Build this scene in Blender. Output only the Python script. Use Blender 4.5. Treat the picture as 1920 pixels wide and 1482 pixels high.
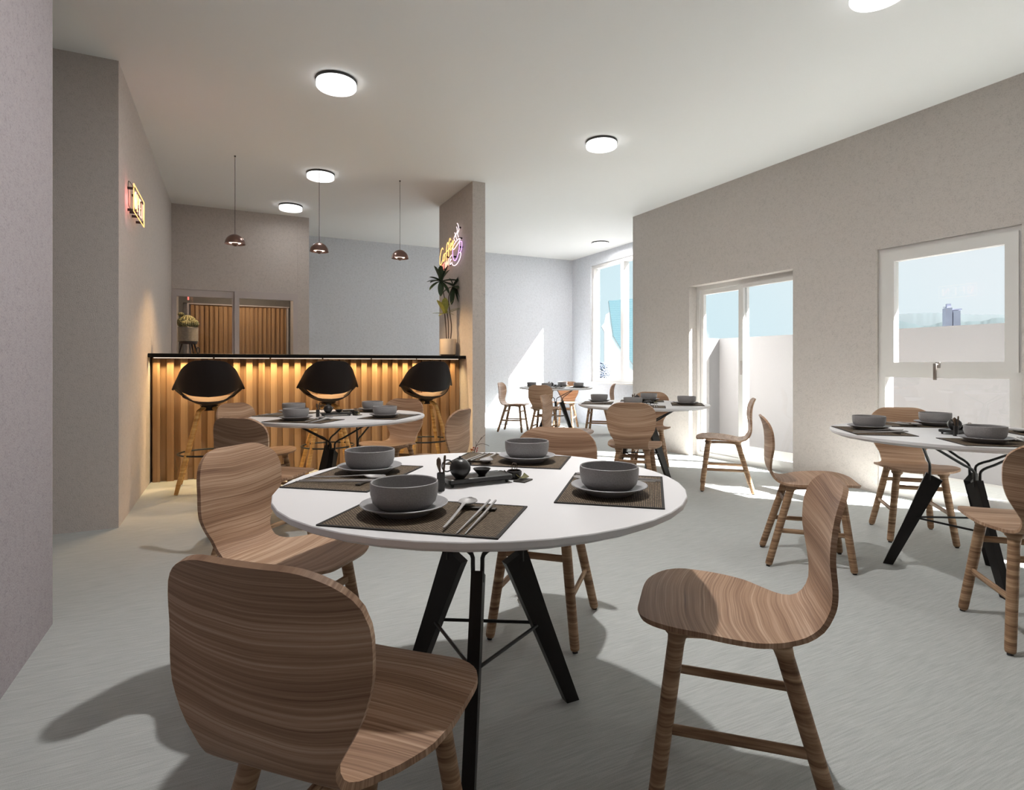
import bpy, bmesh, math, random
from mathutils import Vector, Matrix
random.seed(7)
for o in list(bpy.data.objects): bpy.data.objects.remove(o)
SC = bpy.context.scene
COL = SC.collection
PI = math.pi
R = math.radians

# ------------------------------------------------------------------ camera
EYE = 1.05
F_PX = 1073.0
cam_d = bpy.data.cameras.new('camera'); cam = bpy.data.objects.new('camera', cam_d); COL.objects.link(cam)
cam.location = (0, 0, EYE)
cam.rotation_euler = (R(90), 0, -math.atan(526 / F_PX))
cam_d.sensor_fit = 'HORIZONTAL'; cam_d.sensor_width = 36.0
cam_d.lens = 36.0 * F_PX / 1920
cam_d.shift_y = -(741 - 685.5) / 1920
cam_d.clip_start = .02; cam_d.clip_end = 2000
SC.camera = cam
# ------------------------------------------------------------------ view
SC.view_settings.view_transform = 'Standard'
SC.view_settings.look = 'None'
SC.view_settings.exposure = 0.50
SC.view_settings.gamma = 1.0
SC.view_settings.use_curve_mapping = False
# ------------------------------------------------------------------ world
SUN_TRAVEL = Vector((-.707, .707, -.93)).normalized()
SKY_STRENGTH = 0.70
W = bpy.data.worlds.new('sky'); SC.world = W; W.use_nodes = True
nt = W.node_tree; nt.nodes.clear()
out = nt.nodes.new('ShaderNodeOutputWorld'); bg = nt.nodes.new('ShaderNodeBackground')
tc = nt.nodes.new('ShaderNodeTexCoord')
dot = nt.nodes.new('ShaderNodeVectorMath'); dot.operation = 'DOT_PRODUCT'
dot.inputs[1].default_value = (-SUN_TRAVEL.x, -SUN_TRAVEL.y, -SUN_TRAVEL.z)
ramp = nt.nodes.new('ShaderNodeValToRGB')
ramp.color_ramp.elements[0].position = .05; ramp.color_ramp.elements[0].color = (.75, .93, 1.0, 1)
ramp.color_ramp.elements[1].position = .34; ramp.color_ramp.elements[1].color = (.90, .96, 1.0, 1)
nt.links.new(tc.outputs['Generated'], dot.inputs[0]); nt.links.new(dot.outputs['Value'], ramp.inputs[0])
nt.links.new(ramp.outputs[0], bg.inputs[0]); bg.inputs[1].default_value = SKY_STRENGTH
nt.links.new(bg.outputs[0], out.inputs[0])
# ------------------------------------------------------------------ sun
def light(name, kind, loc, energy, color=(1, 1, 1), parent=None, **kw):
    d = bpy.data.lights.new(name, kind); d.energy = energy; d.color = color
    for k, v in kw.items(): setattr(d, k, v)
    o = bpy.data.objects.new(name, d); COL.objects.link(o); o.location = loc
    if parent: o.parent = parent
    return o
sun = light('sun', 'SUN', (8, -8, 12), 52.0, (1.0, .965, .925), angle=R(.6))
sun.rotation_euler = SUN_TRAVEL.to_track_quat('-Z', 'Y').to_euler()
LAMP_W = 11.0
MAIN_LAMP_W = 37.0
LED_W = 14.0
PENDANT_W = 78.0

# ------------------------------------------------------------------ helpers
class MB:
    def __init__(s): s.bm = bmesh.new()
    def box(s, x0, x1, y0, y1, z0, z1, bev=0, seg=2):
        m = Matrix.Translation(((x0+x1)/2, (y0+y1)/2, (z0+z1)/2)) @ Matrix.Diagonal((abs(x1-x0), abs(y1-y0), abs(z1-z0), 1))
        r = bmesh.ops.create_cube(s.bm, size=1, matrix=m)
        if bev:
            es = list({e for v in r['verts'] for e in v.link_edges})
            bmesh.ops.bevel(s.bm, geom=es, offset=bev, segments=seg, affect='EDGES', profile=.5)
        return s
    def hexa(s, pts):   # 8 points: bottom quad then top quad
        v = [s.bm.verts.new(p) for p in pts]
        for f in ((3,2,1,0),(4,5,6,7),(0,1,5,4),(1,2,6,5),(2,3,7,6),(3,0,4,7)): s.bm.faces.new([v[i] for i in f])
        return s
    def loft(s, rings, closed=True, cap=True):
        vs = [[s.bm.verts.new(p) for p in r] for r in rings]
        n = len(vs[0])
        for a, b in zip(vs, vs[1:]):
            for i in range(n if closed else n-1):
                j = (i+1) % n
                s.bm.faces.new((a[i], a[j], b[j], b[i]))
        if cap and closed:
            s.bm.faces.new(list(reversed(vs[0]))); s.bm.faces.new(vs[-1])
        return s
    def tube(s, pts, rad, n=10, closed=False):
        pts = [Vector(p) for p in pts]; L = len(pts)
        rads = rad if isinstance(rad, (list, tuple)) else [rad]*L
        rings = []; prev = None
        for i, p in enumerate(pts):
            if closed: t = (pts[(i+1) % L]-pts[i-1]).normalized()
            else: t = (pts[min(i+1, L-1)]-pts[max(i-1, 0)]).normalized()
            if prev is None:
                up = Vector((0, 0, 1)) if abs(t.z) < .9 else Vector((1, 0, 0))
                a = t.cross(up).normalized()
            else:
                a = (prev - t*prev.dot(t)).normalized()
            prev = a; b = t.cross(a)
            rings.append([p+(a*math.cos(2*PI*k/n)+b*math.sin(2*PI*k/n))*rads[i] for k in range(n)])
        if closed:
            rings.append(rings[0])
            vs = [[s.bm.verts.new(q) for q in r] for r in rings[:-1]]
            vs.append(vs[0])
            for a, b in zip(vs, vs[1:]):
                for i in range(n): s.bm.faces.new((a[i], a[(i+1) % n], b[(i+1) % n], b[i]))
            return s
        return s.loft(rings)
    def lathe(s, prof, n=32, c=(0, 0)):   # prof: list of (r,z)
        rings = []
        poles = {}
        for r, z in prof:
            if r < 1e-6: rings.append([s.bm.verts.new((c[0], c[1], z))])
            else: rings.append([s.bm.verts.new((c[0]+r*math.cos(2*PI*k/n), c[1]+r*math.sin(2*PI*k/n), z)) for k in range(n)])
        for a, b in zip(rings, rings[1:]):
            if len(a) == 1 and len(b) == 1: continue
            for i in range(n):
                j = (i+1) % n
                if len(a) == 1: s.bm.faces.new((a[0], b[j], b[i]))
                elif len(b) == 1: s.bm.faces.new((a[i], a[j], b[0]))
                else: s.bm.faces.new((a[i], a[j], b[j], b[i]))
        return s
    def grid(s, P, thick, uv=None, NN=None):
        """P[i][j] points of a sheet; thick along normals, closed rim"""
        ni, nj = len(P), len(P[0])
        N = [[None]*nj for _ in range(ni)]
        for i in range(ni):
            for j in range(nj):
                a = P[min(i+1, ni-1)][j]-P[max(i-1, 0)][j]
                b = P[i][min(j+1, nj-1)]-P[i][max(j-1, 0)]
                n = a.cross(b)
                N[i][j] = n.normalized() if n.length > 1e-12 else None
        for i in range(ni):
            for j in range(nj):
                if N[i][j] is None:
                    for di in (1, 2, -1, -2):
                        k = i+di
                        if 0 <= k < ni and N[k][j] is not None: N[i][j] = N[k][j]; break
                    else: N[i][j] = Vector((0, 0, 1))
        if NN: N = NN
        T = [[s.bm.verts.new(P[i][j]) for j in range(nj)] for i in range(ni)]
        B = [[s.bm.verts.new(P[i][j]-N[i][j]*thick) for j in range(nj)] for i in range(ni)]
        lay = s.bm.loops.layers.uv.verify() if uv else None
        def face(vs, ids):
            f = s.bm.faces.new(vs)
            if lay:
                for l, (i, j) in zip(f.loops, ids): l[lay].uv = uv[i][j]
        for i in range(ni-1):
            for j in range(nj-1):
                q = [(i, j), (i+1, j), (i+1, j+1), (i, j+1)]
                face([T[a][b] for a, b in q], q)
                q2 = q[::-1]; face([B[a][b] for a, b in q2], q2)
        rim = [(i, 0) for i in range(ni)]+[(ni-1, j) for j in range(1, nj)]+[(i, nj-1) for i in range(ni-2, -1, -1)]+[(0, j) for j in range(nj-2, 0, -1)]
        for k in range(len(rim)):
            a, b = rim[k], rim[(k+1) % len(rim)]
            face([T[b[0]][b[1]], T[a[0]][a[1]], B[a[0]][a[1]], B[b[0]][b[1]]], [b, a, a, b])
        return s
    def xf(s, m): bmesh.ops.transform(s.bm, matrix=m, verts=s.bm.verts); return s
    def obj(s, name, mat, parent=None, smooth=35, fix=True):
        if fix: bmesh.ops.recalc_face_normals(s.bm, faces=s.bm.faces)
        me = bpy.data.meshes.new(name); s.bm.to_mesh(me); s.bm.free()
        if smooth:
            for p in me.polygons: p.use_smooth = True
            me.set_sharp_from_angle(angle=R(smooth))
        me.materials.append(mat)
        o = bpy.data.objects.new(name, me); COL.objects.link(o)
        if parent: o.parent = parent
        return o
def tag(o, label, cat, group=None):
    o['label'] = label; o['category'] = cat
    if group: o['group'] = group
    return o
def struct(o, label=None):
    o['kind'] = 'structure'
    if label: o['label'] = label
    return o
def empty(name, loc=(0, 0, 0), rz=0):
    o = bpy.data.objects.new(name, None); o.empty_display_size = .1; COL.objects.link(o)
    o.location = loc; o.rotation_euler = (0, 0, rz); return o
def copy_tree(src, parent=None):
    c = src.copy(); COL.objects.link(c)
    if parent is not None:
        c.parent = parent; c.matrix_parent_inverse = src.matrix_parent_inverse
    for ch in list(src.children): copy_tree(ch, c)
    return c
USED = set()
def place(proto, loc, rz, label, group=None):
    o = proto if proto.name not in USED else copy_tree(proto)
    if proto.name not in USED: USED.add(proto.name)
    o.location = loc; o.rotation_euler = (0, 0, rz)
    o['label'] = label
    if group: o['group'] = group
    return o
def bez(P, n=10):
    """Catmull-Rom through points"""
    P = [Vector(p) for p in P]; out = []
    for i in range(len(P)-1):
        p0 = P[max(i-1, 0)]; p1 = P[i]; p2 = P[i+1]; p3 = P[min(i+2, len(P)-1)]
        for k in range(n):
            t = k/n
            out.append(.5*((2*p1)+(-p0+p2)*t+(2*p0-5*p1+4*p2-p3)*t*t+(-p0+3*p1-3*p2+p3)*t*t*t))
    out.append(P[-1]); return out
def lerp_tab(tab, x):
    if x <= tab[0][0]: return tab[0][1]
    n = len(tab)
    for i in range(n-1):
        a, va = tab[i]; b, vb = tab[i+1]
        if x <= b:
            h = b-a; t = (x-a)/h; s = (vb-va)/h
            def sl(k):
                if k <= 0 or k >= n-1: return None
                d0 = (tab[k][1]-tab[k-1][1])/(tab[k][0]-tab[k-1][0]); d1 = (tab[k+1][1]-tab[k][1])/(tab[k+1][0]-tab[k][0])
                return 0 if d0*d1 <= 0 else 2*d0*d1/(d0+d1)
            m0 = sl(i); m1 = sl(i+1); m0 = s if m0 is None else m0; m1 = s if m1 is None else m1
            return va*(2*t**3-3*t*t+1)+h*m0*(t**3-2*t*t+t)+vb*(-2*t**3+3*t*t)+h*m1*(t**3-t*t)
    return tab[-1][1]

# ------------------------------------------------------------------ materials
def newmat(name):
    m = bpy.data.materials.new(name); m.use_nodes = True
    n = m.node_tree; n.nodes.clear()
    o = n.nodes.new('ShaderNodeOutputMaterial'); b = n.nodes.new('ShaderNodeBsdfPrincipled')
    n.links.new(b.outputs[0], o.inputs[0])
    return m, n, b, o
def plain(name, col, rough=.5, metal=0, bump=0, bscale=200, spec=.5, var=0, coat=0):
    m, n, b, o = newmat(name)
    b.inputs['Base Color'].default_value = (*col, 1); b.inputs['Roughness'].default_value = rough
    b.inputs['Metallic'].default_value = metal; b.inputs['Specular IOR Level'].default_value = spec
    b.inputs['Coat Weight'].default_value = coat
    t = n.nodes.new('ShaderNodeTexCoord'); nz = n.nodes.new('ShaderNodeTexNoise')
    nz.inputs['Scale'].default_value = bscale; nz.inputs['Detail'].default_value = 4
    n.links.new(t.outputs['Object'], nz.inputs['Vector'])
    if var:
        mx = n.nodes.new('ShaderNodeMix'); mx.data_type = 'RGBA'
        mx.inputs[6].default_value = (*[c*(1-var) for c in col], 1); mx.inputs[7].default_value = (*[min(1, c*(1+var)) for c in col], 1)
        n.links.new(nz.outputs['Fac'], mx.inputs[0]); n.links.new(mx.outputs[2], b.inputs['Base Color'])
    if bump:
        bp = n.nodes.new('ShaderNodeBump'); bp.inputs['Strength'].default_value = bump; bp.inputs['Distance'].default_value = .002
        n.links.new(nz.outputs['Fac'], bp.inputs['Height']); n.links.new(bp.outputs[0], b.inputs['Normal'])
    return m
def emis(name, col, s):
    m, n, b, o = newmat(name)
    b.inputs['Base Color'].default_value = (*col, 1)
    b.inputs['Emission Color'].default_value = (*col, 1); b.inputs['Emission Strength'].default_value = s
    return m
def ramp_node(n, stops):
    r = n.nodes.new('ShaderNodeValToRGB'); e = r.color_ramp.elements
    while len(e) < len(stops): e.new(.5)
    for k, (p, c) in zip(e, stops): k.position = p; k.color = (*c, 1)
    return r
def stucco(name, col, grain=170, strength=.55, speck=.10):
    m, n, b, o = newmat(name); b.inputs['Roughness'].default_value = .92; b.inputs['Specular IOR Level'].default_value = .15
    t = n.nodes.new('ShaderNodeTexCoord')
    a = n.nodes.new('ShaderNodeTexNoise'); a.inputs['Scale'].default_value = grain; a.inputs['Detail'].default_value = 3
    c = n.nodes.new('ShaderNodeTexNoise'); c.inputs['Scale'].default_value = 34; c.inputs['Detail'].default_value = 6; c.inputs['Roughness'].default_value = .7
    for k in (a, c): n.links.new(t.outputs['Object'], k.inputs['Vector'])
    mx = n.nodes.new('ShaderNodeMix'); mx.data_type = 'FLOAT'; mx.inputs[0].default_value = .45
    n.links.new(a.outputs['Fac'], mx.inputs[2]); n.links.new(c.outputs['Fac'], mx.inputs[3])
    r = ramp_node(n, [(.38, [v*(1-speck*1.6) for v in col]), (.47, col), (.62, [min(1, v*(1+speck*.6)) for v in col])])
    n.links.new(mx.outputs[0], r.inputs[0]); n.links.new(r.outputs[0], b.inputs['Base Color'])
    bp = n.nodes.new('ShaderNodeBump'); bp.inputs['Strength'].default_value = strength; bp.inputs['Distance'].default_value = .006
    n.links.new(mx.outputs[0], bp.inputs['Height']); n.links.new(bp.outputs[0], b.inputs['Normal'])
    return m
def floor_mat():
    m, n, b, o = newmat('streaked_screed'); b.inputs['Roughness'].default_value = .75; b.inputs['Specular IOR Level'].default_value = .3
    t = n.nodes.new('ShaderNodeTexCoord'); mp = n.nodes.new('ShaderNodeMapping')
    mp.inputs['Rotation'].default_value = (0, 0, R(6)); mp.inputs['Scale'].default_value = (5, 110, 1)
    w = n.nodes.new('ShaderNodeTexNoise'); w.inputs['Scale'].default_value = 2.2
    n.links.new(t.outputs['Object'], w.inputs['Vector'])
    va = n.nodes.new('ShaderNodeVectorMath'); va.operation = 'MULTIPLY_ADD'; va.inputs[1].default_value = (.03, .02, 0)
    n.links.new(w.outputs['Color'], va.inputs[0]); n.links.new(t.outputs['Object'], va.inputs[2])
    n.links.new(va.outputs[0], mp.inputs['Vector'])
    a = n.nodes.new('ShaderNodeTexNoise'); a.inputs['Scale'].default_value = 1.6; a.inputs['Detail'].default_value = 7; a.inputs['Roughness'].default_value = .65
    n.links.new(mp.outputs[0], a.inputs['Vector'])
    f = n.nodes.new('ShaderNodeTexNoise'); f.inputs['Scale'].default_value = 420; f.inputs['Detail'].default_value = 2
    n.links.new(t.outputs['Object'], f.inputs['Vector'])
    mx = n.nodes.new('ShaderNodeMix'); mx.data_type = 'FLOAT'; mx.inputs[0].default_value = .35
    n.links.new(a.outputs['Fac'], mx.inputs[2]); n.links.new(f.outputs['Fac'], mx.inputs[3])
    r = ramp_node(n, [(.33, (.34, .352, .345)), (.5, (.44, .458, .448)), (.66, (.53, .548, .535))])
    n.links.new(mx.outputs[0], r.inputs[0]); n.links.new(r.outputs[0], b.inputs['Base Color'])
    bp = n.nodes.new('ShaderNodeBump'); bp.inputs['Strength'].default_value = .5; bp.inputs['Distance'].default_value = .004
    n.links.new(mx.outputs[0], bp.inputs['Height']); n.links.new(bp.outputs[0], b.inputs['Normal'])
    return m
def wood(name, dark, mid, lightc, coord='UV', sc=(5, 75, 1), warp=.05, wscale=3.5, rough=.55, rot=0, per_object=True, bands=False):
    m, n, b, o = newmat(name); b.inputs['Roughness'].default_value = rough; b.inputs['Specular IOR Level'].default_value = .35
    t = n.nodes.new('ShaderNodeTexCoord')
    off = n.nodes.new('ShaderNodeVectorMath'); off.operation = 'ADD'
    n.links.new(t.outputs[coord], off.inputs[0])
    if bands:
        sx = n.nodes.new('ShaderNodeSeparateXYZ'); n.links.new(t.outputs[coord], sx.inputs[0])
        sq = n.nodes.new('ShaderNodeMath'); sq.operation = 'MULTIPLY'; n.links.new(sx.outputs[0], sq.inputs[0]); n.links.new(sx.outputs[0], sq.inputs[1])
        ma = n.nodes.new('ShaderNodeMath'); ma.operation = 'MULTIPLY_ADD'; ma.inputs[1].default_value = -.5; n.links.new(sq.outputs[0], ma.inputs[0]); n.links.new(sx.outputs[1], ma.inputs[2])
        cb = n.nodes.new('ShaderNodeCombineXYZ'); n.links.new(sx.outputs[0], cb.inputs[0]); n.links.new(ma.outputs[0], cb.inputs[1])
        n.links.new(cb.outputs[0], off.inputs[0])
    if per_object:
        oi = n.nodes.new('ShaderNodeObjectInfo'); ml = n.nodes.new('ShaderNodeMath'); ml.operation = 'MULTIPLY'; ml.inputs[1].default_value = 7
        n.links.new(oi.outputs['Random'], ml.inputs[0])
        n.links.new(ml.outputs[0], off.inputs[1])
    w = n.nodes.new('ShaderNodeTexNoise'); w.inputs['Scale'].default_value = wscale; w.inputs['Detail'].default_value = 1.5
    n.links.new(off.outputs[0], w.inputs['Vector'])
    va = n.nodes.new('ShaderNodeVectorMath'); va.operation = 'MULTIPLY_ADD'; va.inputs[1].default_value = (warp, warp*1.6, warp)
    n.links.new(w.outputs['Color'], va.inputs[0]); n.links.new(off.outputs[0], va.inputs[2])
    mp = n.nodes.new('ShaderNodeMapping'); mp.inputs['Scale'].default_value = sc; mp.inputs['Rotation'].default_value = (0, 0, rot)
    n.links.new(va.outputs[0], mp.inputs['Vector'])
    a = n.nodes.new('ShaderNodeTexNoise'); a.inputs['Scale'].default_value = .45; a.inputs['Detail'].default_value = 5; a.inputs['Roughness'].default_value = .62
    n.links.new(mp.outputs[0], a.inputs['Vector'])
    r = ramp_node(n, [(.30, dark), (.5, mid), (.68, lightc)])
    src = a.outputs['Fac']
    if bands:
        m2 = n.nodes.new('ShaderNodeMapping'); m2.inputs['Scale'].default_value = (1.2, 26, 1); n.links.new(va.outputs[0], m2.inputs['Vector'])
        a2 = n.nodes.new('ShaderNodeTexNoise'); a2.inputs['Scale'].default_value = .8; a2.inputs['Detail'].default_value = 3; n.links.new(m2.outputs[0], a2.inputs['Vector'])
        mxx = n.nodes.new('ShaderNodeMix'); mxx.data_type = 'FLOAT'; mxx.inputs[0].default_value = .42
        n.links.new(a.outputs['Fac'], mxx.inputs[2]); n.links.new(a2.outputs['Fac'], mxx.inputs[3]); src = mxx.outputs[0]
    n.links.new(src, r.inputs[0]); n.links.new(r.outputs[0], b.inputs['Base Color'])
    bp = n.nodes.new('ShaderNodeBump'); bp.inputs['Strength'].default_value = .35; bp.inputs['Distance'].default_value = .0015
    n.links.new(a.outputs['Fac'], bp.inputs['Height']); n.links.new(bp.outputs[0], b.inputs['Normal'])
    return m
def slat_wood(name, period, tones, axis=0):
    m, n, b, o = newmat(name); b.inputs['Roughness'].default_value = .5; b.inputs['Specular IOR Level'].default_value = .3
    t = n.nodes.new('ShaderNodeTexCoord'); sx = n.nodes.new('ShaderNodeSeparateXYZ'); n.links.new(t.outputs['Object'], sx.inputs[0])
    d = n.nodes.new('ShaderNodeMath'); d.operation = 'DIVIDE'; d.inputs[1].default_value = period/4
    n.links.new(sx.outputs[0], d.inputs[0])
    fl = n.nodes.new('ShaderNodeMath'); fl.operation = 'FLOOR'; n.links.new(d.outputs[0], fl.inputs[0])
    wn = n.nodes.new('ShaderNodeTexWhiteNoise'); wn.noise_dimensions = '1D'; n.links.new(fl.outputs[0], wn.inputs['W'])
    mp = n.nodes.new('ShaderNodeMapping'); mp.inputs['Scale'].default_value = (260, 30, 3.0); n.links.new(t.outputs['Object'], mp.inputs[0])
    nz = n.nodes.new('ShaderNodeTexNoise'); nz.inputs['Scale'].default_value = 1; nz.inputs['Detail'].default_value = 4; n.links.new(mp.outputs[0], nz.inputs['Vector'])
    mx = n.nodes.new('ShaderNodeMix'); mx.data_type = 'FLOAT'; mx.inputs[0].default_value = .4
    n.links.new(wn.outputs['Value'], mx.inputs[2]); n.links.new(nz.outputs['Fac'], mx.inputs[3])
    r = ramp_node(n, [(.12, tones[0]), (.5, tones[1]), (.85, tones[2])]); n.links.new(mx.outputs[0], r.inputs[0]); n.links.new(r.outputs[0], b.inputs['Base Color'])
    return m
def weave(name):
    m, n, b, o = newmat(name); b.inputs['Roughness'].default_value = .8; b.inputs['Specular IOR Level'].default_value = .2
    t = n.nodes.new('ShaderNodeTexCoord')
    br = n.nodes.new('ShaderNodeTexBrick'); br.inputs['Scale'].default_value = 1
    br.inputs['Color1'].default_value = (.36, .27, .18, 1); br.inputs['Color2'].default_value = (.22, .16, .105, 1); br.inputs['Mortar'].default_value = (.018, .014, .012, 1)
    br.inputs['Mortar Size'].default_value = .14; br.inputs['Mortar Smooth'].default_value = .3; br.inputs['Brick Width'].default_value = .9; br.inputs['Row Height'].default_value = .5
    mp = n.nodes.new('ShaderNodeMapping'); mp.inputs['Scale'].default_value = (115, 115, 115)
    n.links.new(t.outputs['Object'], mp.inputs[0]); n.links.new(mp.outputs[0], br.inputs['Vector'])
    n.links.new(br.outputs['Color'], b.inputs['Base Color'])
    bp = n.nodes.new('ShaderNodeBump'); bp.inputs['Strength'].default_value = .6; bp.inputs['Distance'].default_value = .001; bp.invert = True
    n.links.new(br.outputs['Fac'], bp.inputs['Height']); n.links.new(bp.outputs[0], b.inputs['Normal'])
    return m
def glass_mat(name, tint=(.97, .985, .985)):
    m = bpy.data.materials.new(name); m.use_nodes = True; n = m.node_tree; n.nodes.clear()
    o = n.nodes.new('ShaderNodeOutputMaterial'); tr = n.nodes.new('ShaderNodeBsdfTransparent'); gl = n.nodes.new('ShaderNodeBsdfGlossy')
    tr.inputs[0].default_value = (*tint, 1); gl.inputs['Roughness'].default_value = .01
    lw = n.nodes.new('ShaderNodeLayerWeight'); lw.inputs[0].default_value = .5
    pw = n.nodes.new('ShaderNodeMath'); pw.operation = 'POWER'; pw.inputs[1].default_value = 5; n.links.new(lw.outputs['Facing'], pw.inputs[0])
    fr = n.nodes.new('ShaderNodeMath'); fr.operation = 'MULTIPLY_ADD'; fr.inputs[1].default_value = .75; fr.inputs[2].default_value = .03; n.links.new(pw.outputs[0], fr.inputs[0])
    mx = n.nodes.new('ShaderNodeMixShader')
    n.links.new(fr.outputs[0], mx.inputs[0]); n.links.new(tr.outputs[0], mx.inputs[1]); n.links.new(gl.outputs[0], mx.inputs[2]); n.links.new(mx.outputs[0], o.inputs[0])
    return m
M = {}
M['wall'] = stucco('beige_stucco', (.56, .515, .485))
M['wall_soft'] = stucco('sky_tinted_grey_stucco', (.68, .70, .745), 230, .6, .12)  # blue sky light from the alcove window is tinted into this colour
M['wall_near'] = stucco('sky_tinted_near_stucco', (.37, .337, .352), 150, .6, .12)  # stucco with the windows' lilac sky light put into its colour
M['ceil'] = plain('white_ceiling_paint', (.83, .835, .83), .95, spec=.1)
M['floor'] = floor_mat()
M['chair'] = wood('walnut_veneer', (.12, .052, .026), (.365, .222, .138), (.63, .455, .325), sc=(4.5, 520, 1), warp=.045, wscale=2.4, bands=True)
M['leg'] = wood('turned_oak', (.12, .058, .028), (.30, .178, .10), (.50, .34, .21), 'Object', (9, 9, 190), .02, 4)
M['stool_leg'] = wood('honey_beech', (.30, .13, .03), (.50, .27, .08), (.66, .42, .16), 'Object', (6, 6, 110), .02, 4)
M['rubber'] = plain('black_rubber', (.015, .015, .015), .7)
M['black_wood'] = plain('ebonised_wood', (.010, .008, .007), .42, var=.3, bscale=40, spec=.3)
M['black_metal'] = plain('black_steel', (.012, .012, .012), .4, spec=.4)
M['top'] = plain('white_laminate', (.72, .71, .72), .45, spec=.4)
M['stone'] = plain('speckled_stoneware', (.27, .26, .26), .5, bump=.5, bscale=260, var=.22)
M['plate'] = plain('grey_glaze', (.30, .295, .305), .42, bump=.15, bscale=300, var=.12)
M['weave'] = weave('woven_reed')
M['hem'] = plain('black_hem', (.02, .017, .015), .8, bump=.4, bscale=500)
M['store_dark'] = plain('dark_grey_board', (.13, .12, .11), .8)
M['cutlery'] = plain('matt_pewter', (.36, .345, .34), .5, metal=.15)
M['iron'] = plain('cast_iron', (.016, .014, .013), .34, bump=.25, bscale=300, spec=.5)
M['tray'] = plain('black_lacquer', (.022, .021, .020), .32, spec=.5)
M['bamboo'] = plain('dark_bamboo', (.075, .042, .022), .5, var=.3, bscale=80)
M['tea'] = plain('dried_tea_leaf', (.13, .12, .035), .7, var=.4, bscale=200)
M['slate'] = plain('slate_tile', (.045, .036, .026), .6, bump=.3)
M['frame'] = plain('white_window_frame', (.70, .68, .66), .45)
M['frame_grey'] = plain('pale_grey_frame', (.52, .47, .46), .5)
M['handle'] = plain('brushed_nickel', (.32, .29, .27), .35, metal=.9)
M['glass'] = glass_mat('window_glass')
M['glass_dark'] = glass_mat('tinted_glass', (.80, .80, .80))
M['counter'] = plain('black_stone_top', (.006, .006, .006), .5, spec=.12)
M['slat'] = slat_wood('cedar_slats', .217, [(.25, .140, .070), (.37, .225, .118), (.46, .295, .165)])
M['slat2'] = slat_wood('oak_slats', .058, [(.34, .19, .085), (.46, .27, .13), (.56, .35, .18)])
M['stool'] = plain('black_moulded_plastic', (.012, .009, .009), .55, spec=.2)
M['leather'] = plain('tan_leather', (.13, .068, .036), .5, bump=.2, bscale=350)
M['led'] = emis('led_strip', (1, .86, .72), .55)
M['lampglow'] = emis('opal_diffuser', (1, 1, 1), 1.6)
M['lampring'] = plain('black_lamp_rim', (.035, .034, .033), .4)
M['bronze'] = plain('smoked_bronze', (.24, .155, .135), .28, metal=.9)
M['bulb'] = emis('frosted_bulb', (1, .82, .66), 4)
M['cord'] = plain('grey_cord', (.06, .055, .05), .6)
M['concrete'] = plain('rough_concrete', (.13, .12, .105), .85, bump=.8, bscale=60, var=.4)
M['darkstand'] = plain('dark_stained_stand', (.022, .012, .010), .45)
M['cream'] = plain('cream_ceramic', (.62, .53, .43), .55, var=.05, bscale=12)
M['leaf'] = plain('glossy_dark_leaf', (.030, .052, .022), .38, var=.35, bscale=30)
M['leaf2'] = plain('young_yellow_leaf', (.26, .27, .06), .45, var=.45, bscale=50)
M['bark'] = plain('thin_brown_stem', (.075, .045, .035), .8, bump=.5, bscale=120)
M['soil'] = plain('potting_soil', (.03, .022, .016), .95, bump=1, bscale=90)
M['neon_y'] = emis('warm_yellow_neon', (1, .52, .17), 1.35)
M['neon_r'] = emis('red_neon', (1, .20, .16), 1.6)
M['neon_p'] = emis('violet_neon', (.70, .38, 1), 1.15)
M['neon_w'] = emis('white_neon', (1, .80, .86), .95)
M['neon_s'] = emis('salmon_neon', (1, .46, .34), 1.4)
M['ext'] = plain('white_exterior_render', (.80, .79, .77), .9, bump=.4, bscale=120)
M['deck'] = plain('grey_balcony_screed', (.45, .445, .43), .9, bump=.4, bscale=120)
M['parapet'] = plain('light_grey_render', (.185, .185, .193), .9, bump=.4, bscale=120)
M['bluefac'] = plain('blue_facade', (.10, .46, .60), .4)
M['hill'] = plain('hazy_hill', (.006, .015, .018), 1, var=.3, bscale=.05)
M['hill2'] = plain('hazy_far_ridge', (.013, .021, .025), 1, var=.12, bscale=.03)
M['town'] = plain('pale_town', (.30, .315, .34), .9)
M['lilac'] = plain('lilac_concrete', (.36, .37, .46), .9, var=.25, bscale=.3)
M['frost'] = plain('frosted_foliage', (.05, .065, .10), .9, var=.6, bscale=.8)
M['ground'] = plain('far_ground', (.06, .065, .068), 1, var=.2, bscale=.02)

# ------------------------------------------------------------------ room shell
CZ = 3.02
def sbox(name, mat, *bs, label=None):
    m = MB()
    for b in bs: m.box(*b)
    return struct(m.obj(name, mat, smooth=0), label)
sbox('floor', M['floor'], (-3.2, 5.9, -2.7, 9.4, -.12, 0), label='pale grey floor with fine streaks')
sbox('ceiling', M['ceil'], (-3.2, 6.0, -2.7, 9.4, CZ, CZ+.15), label='white ceiling')
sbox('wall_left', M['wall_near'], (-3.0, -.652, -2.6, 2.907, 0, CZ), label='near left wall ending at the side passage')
sbox('wall_passage', M['wall'], (-3.2, -3.0, -2.6, 9.2, 0, CZ))
sbox('wall_left_rear', M['wall'], (-3.0, -.655, 4.442, 9.3, 0, CZ), label='left wall beyond the passage, carrying the OPEN sign')
sbox('wall_front', M['wall'], (-3.2, 4.95, -2.7, -2.6, 0, CZ))
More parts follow.
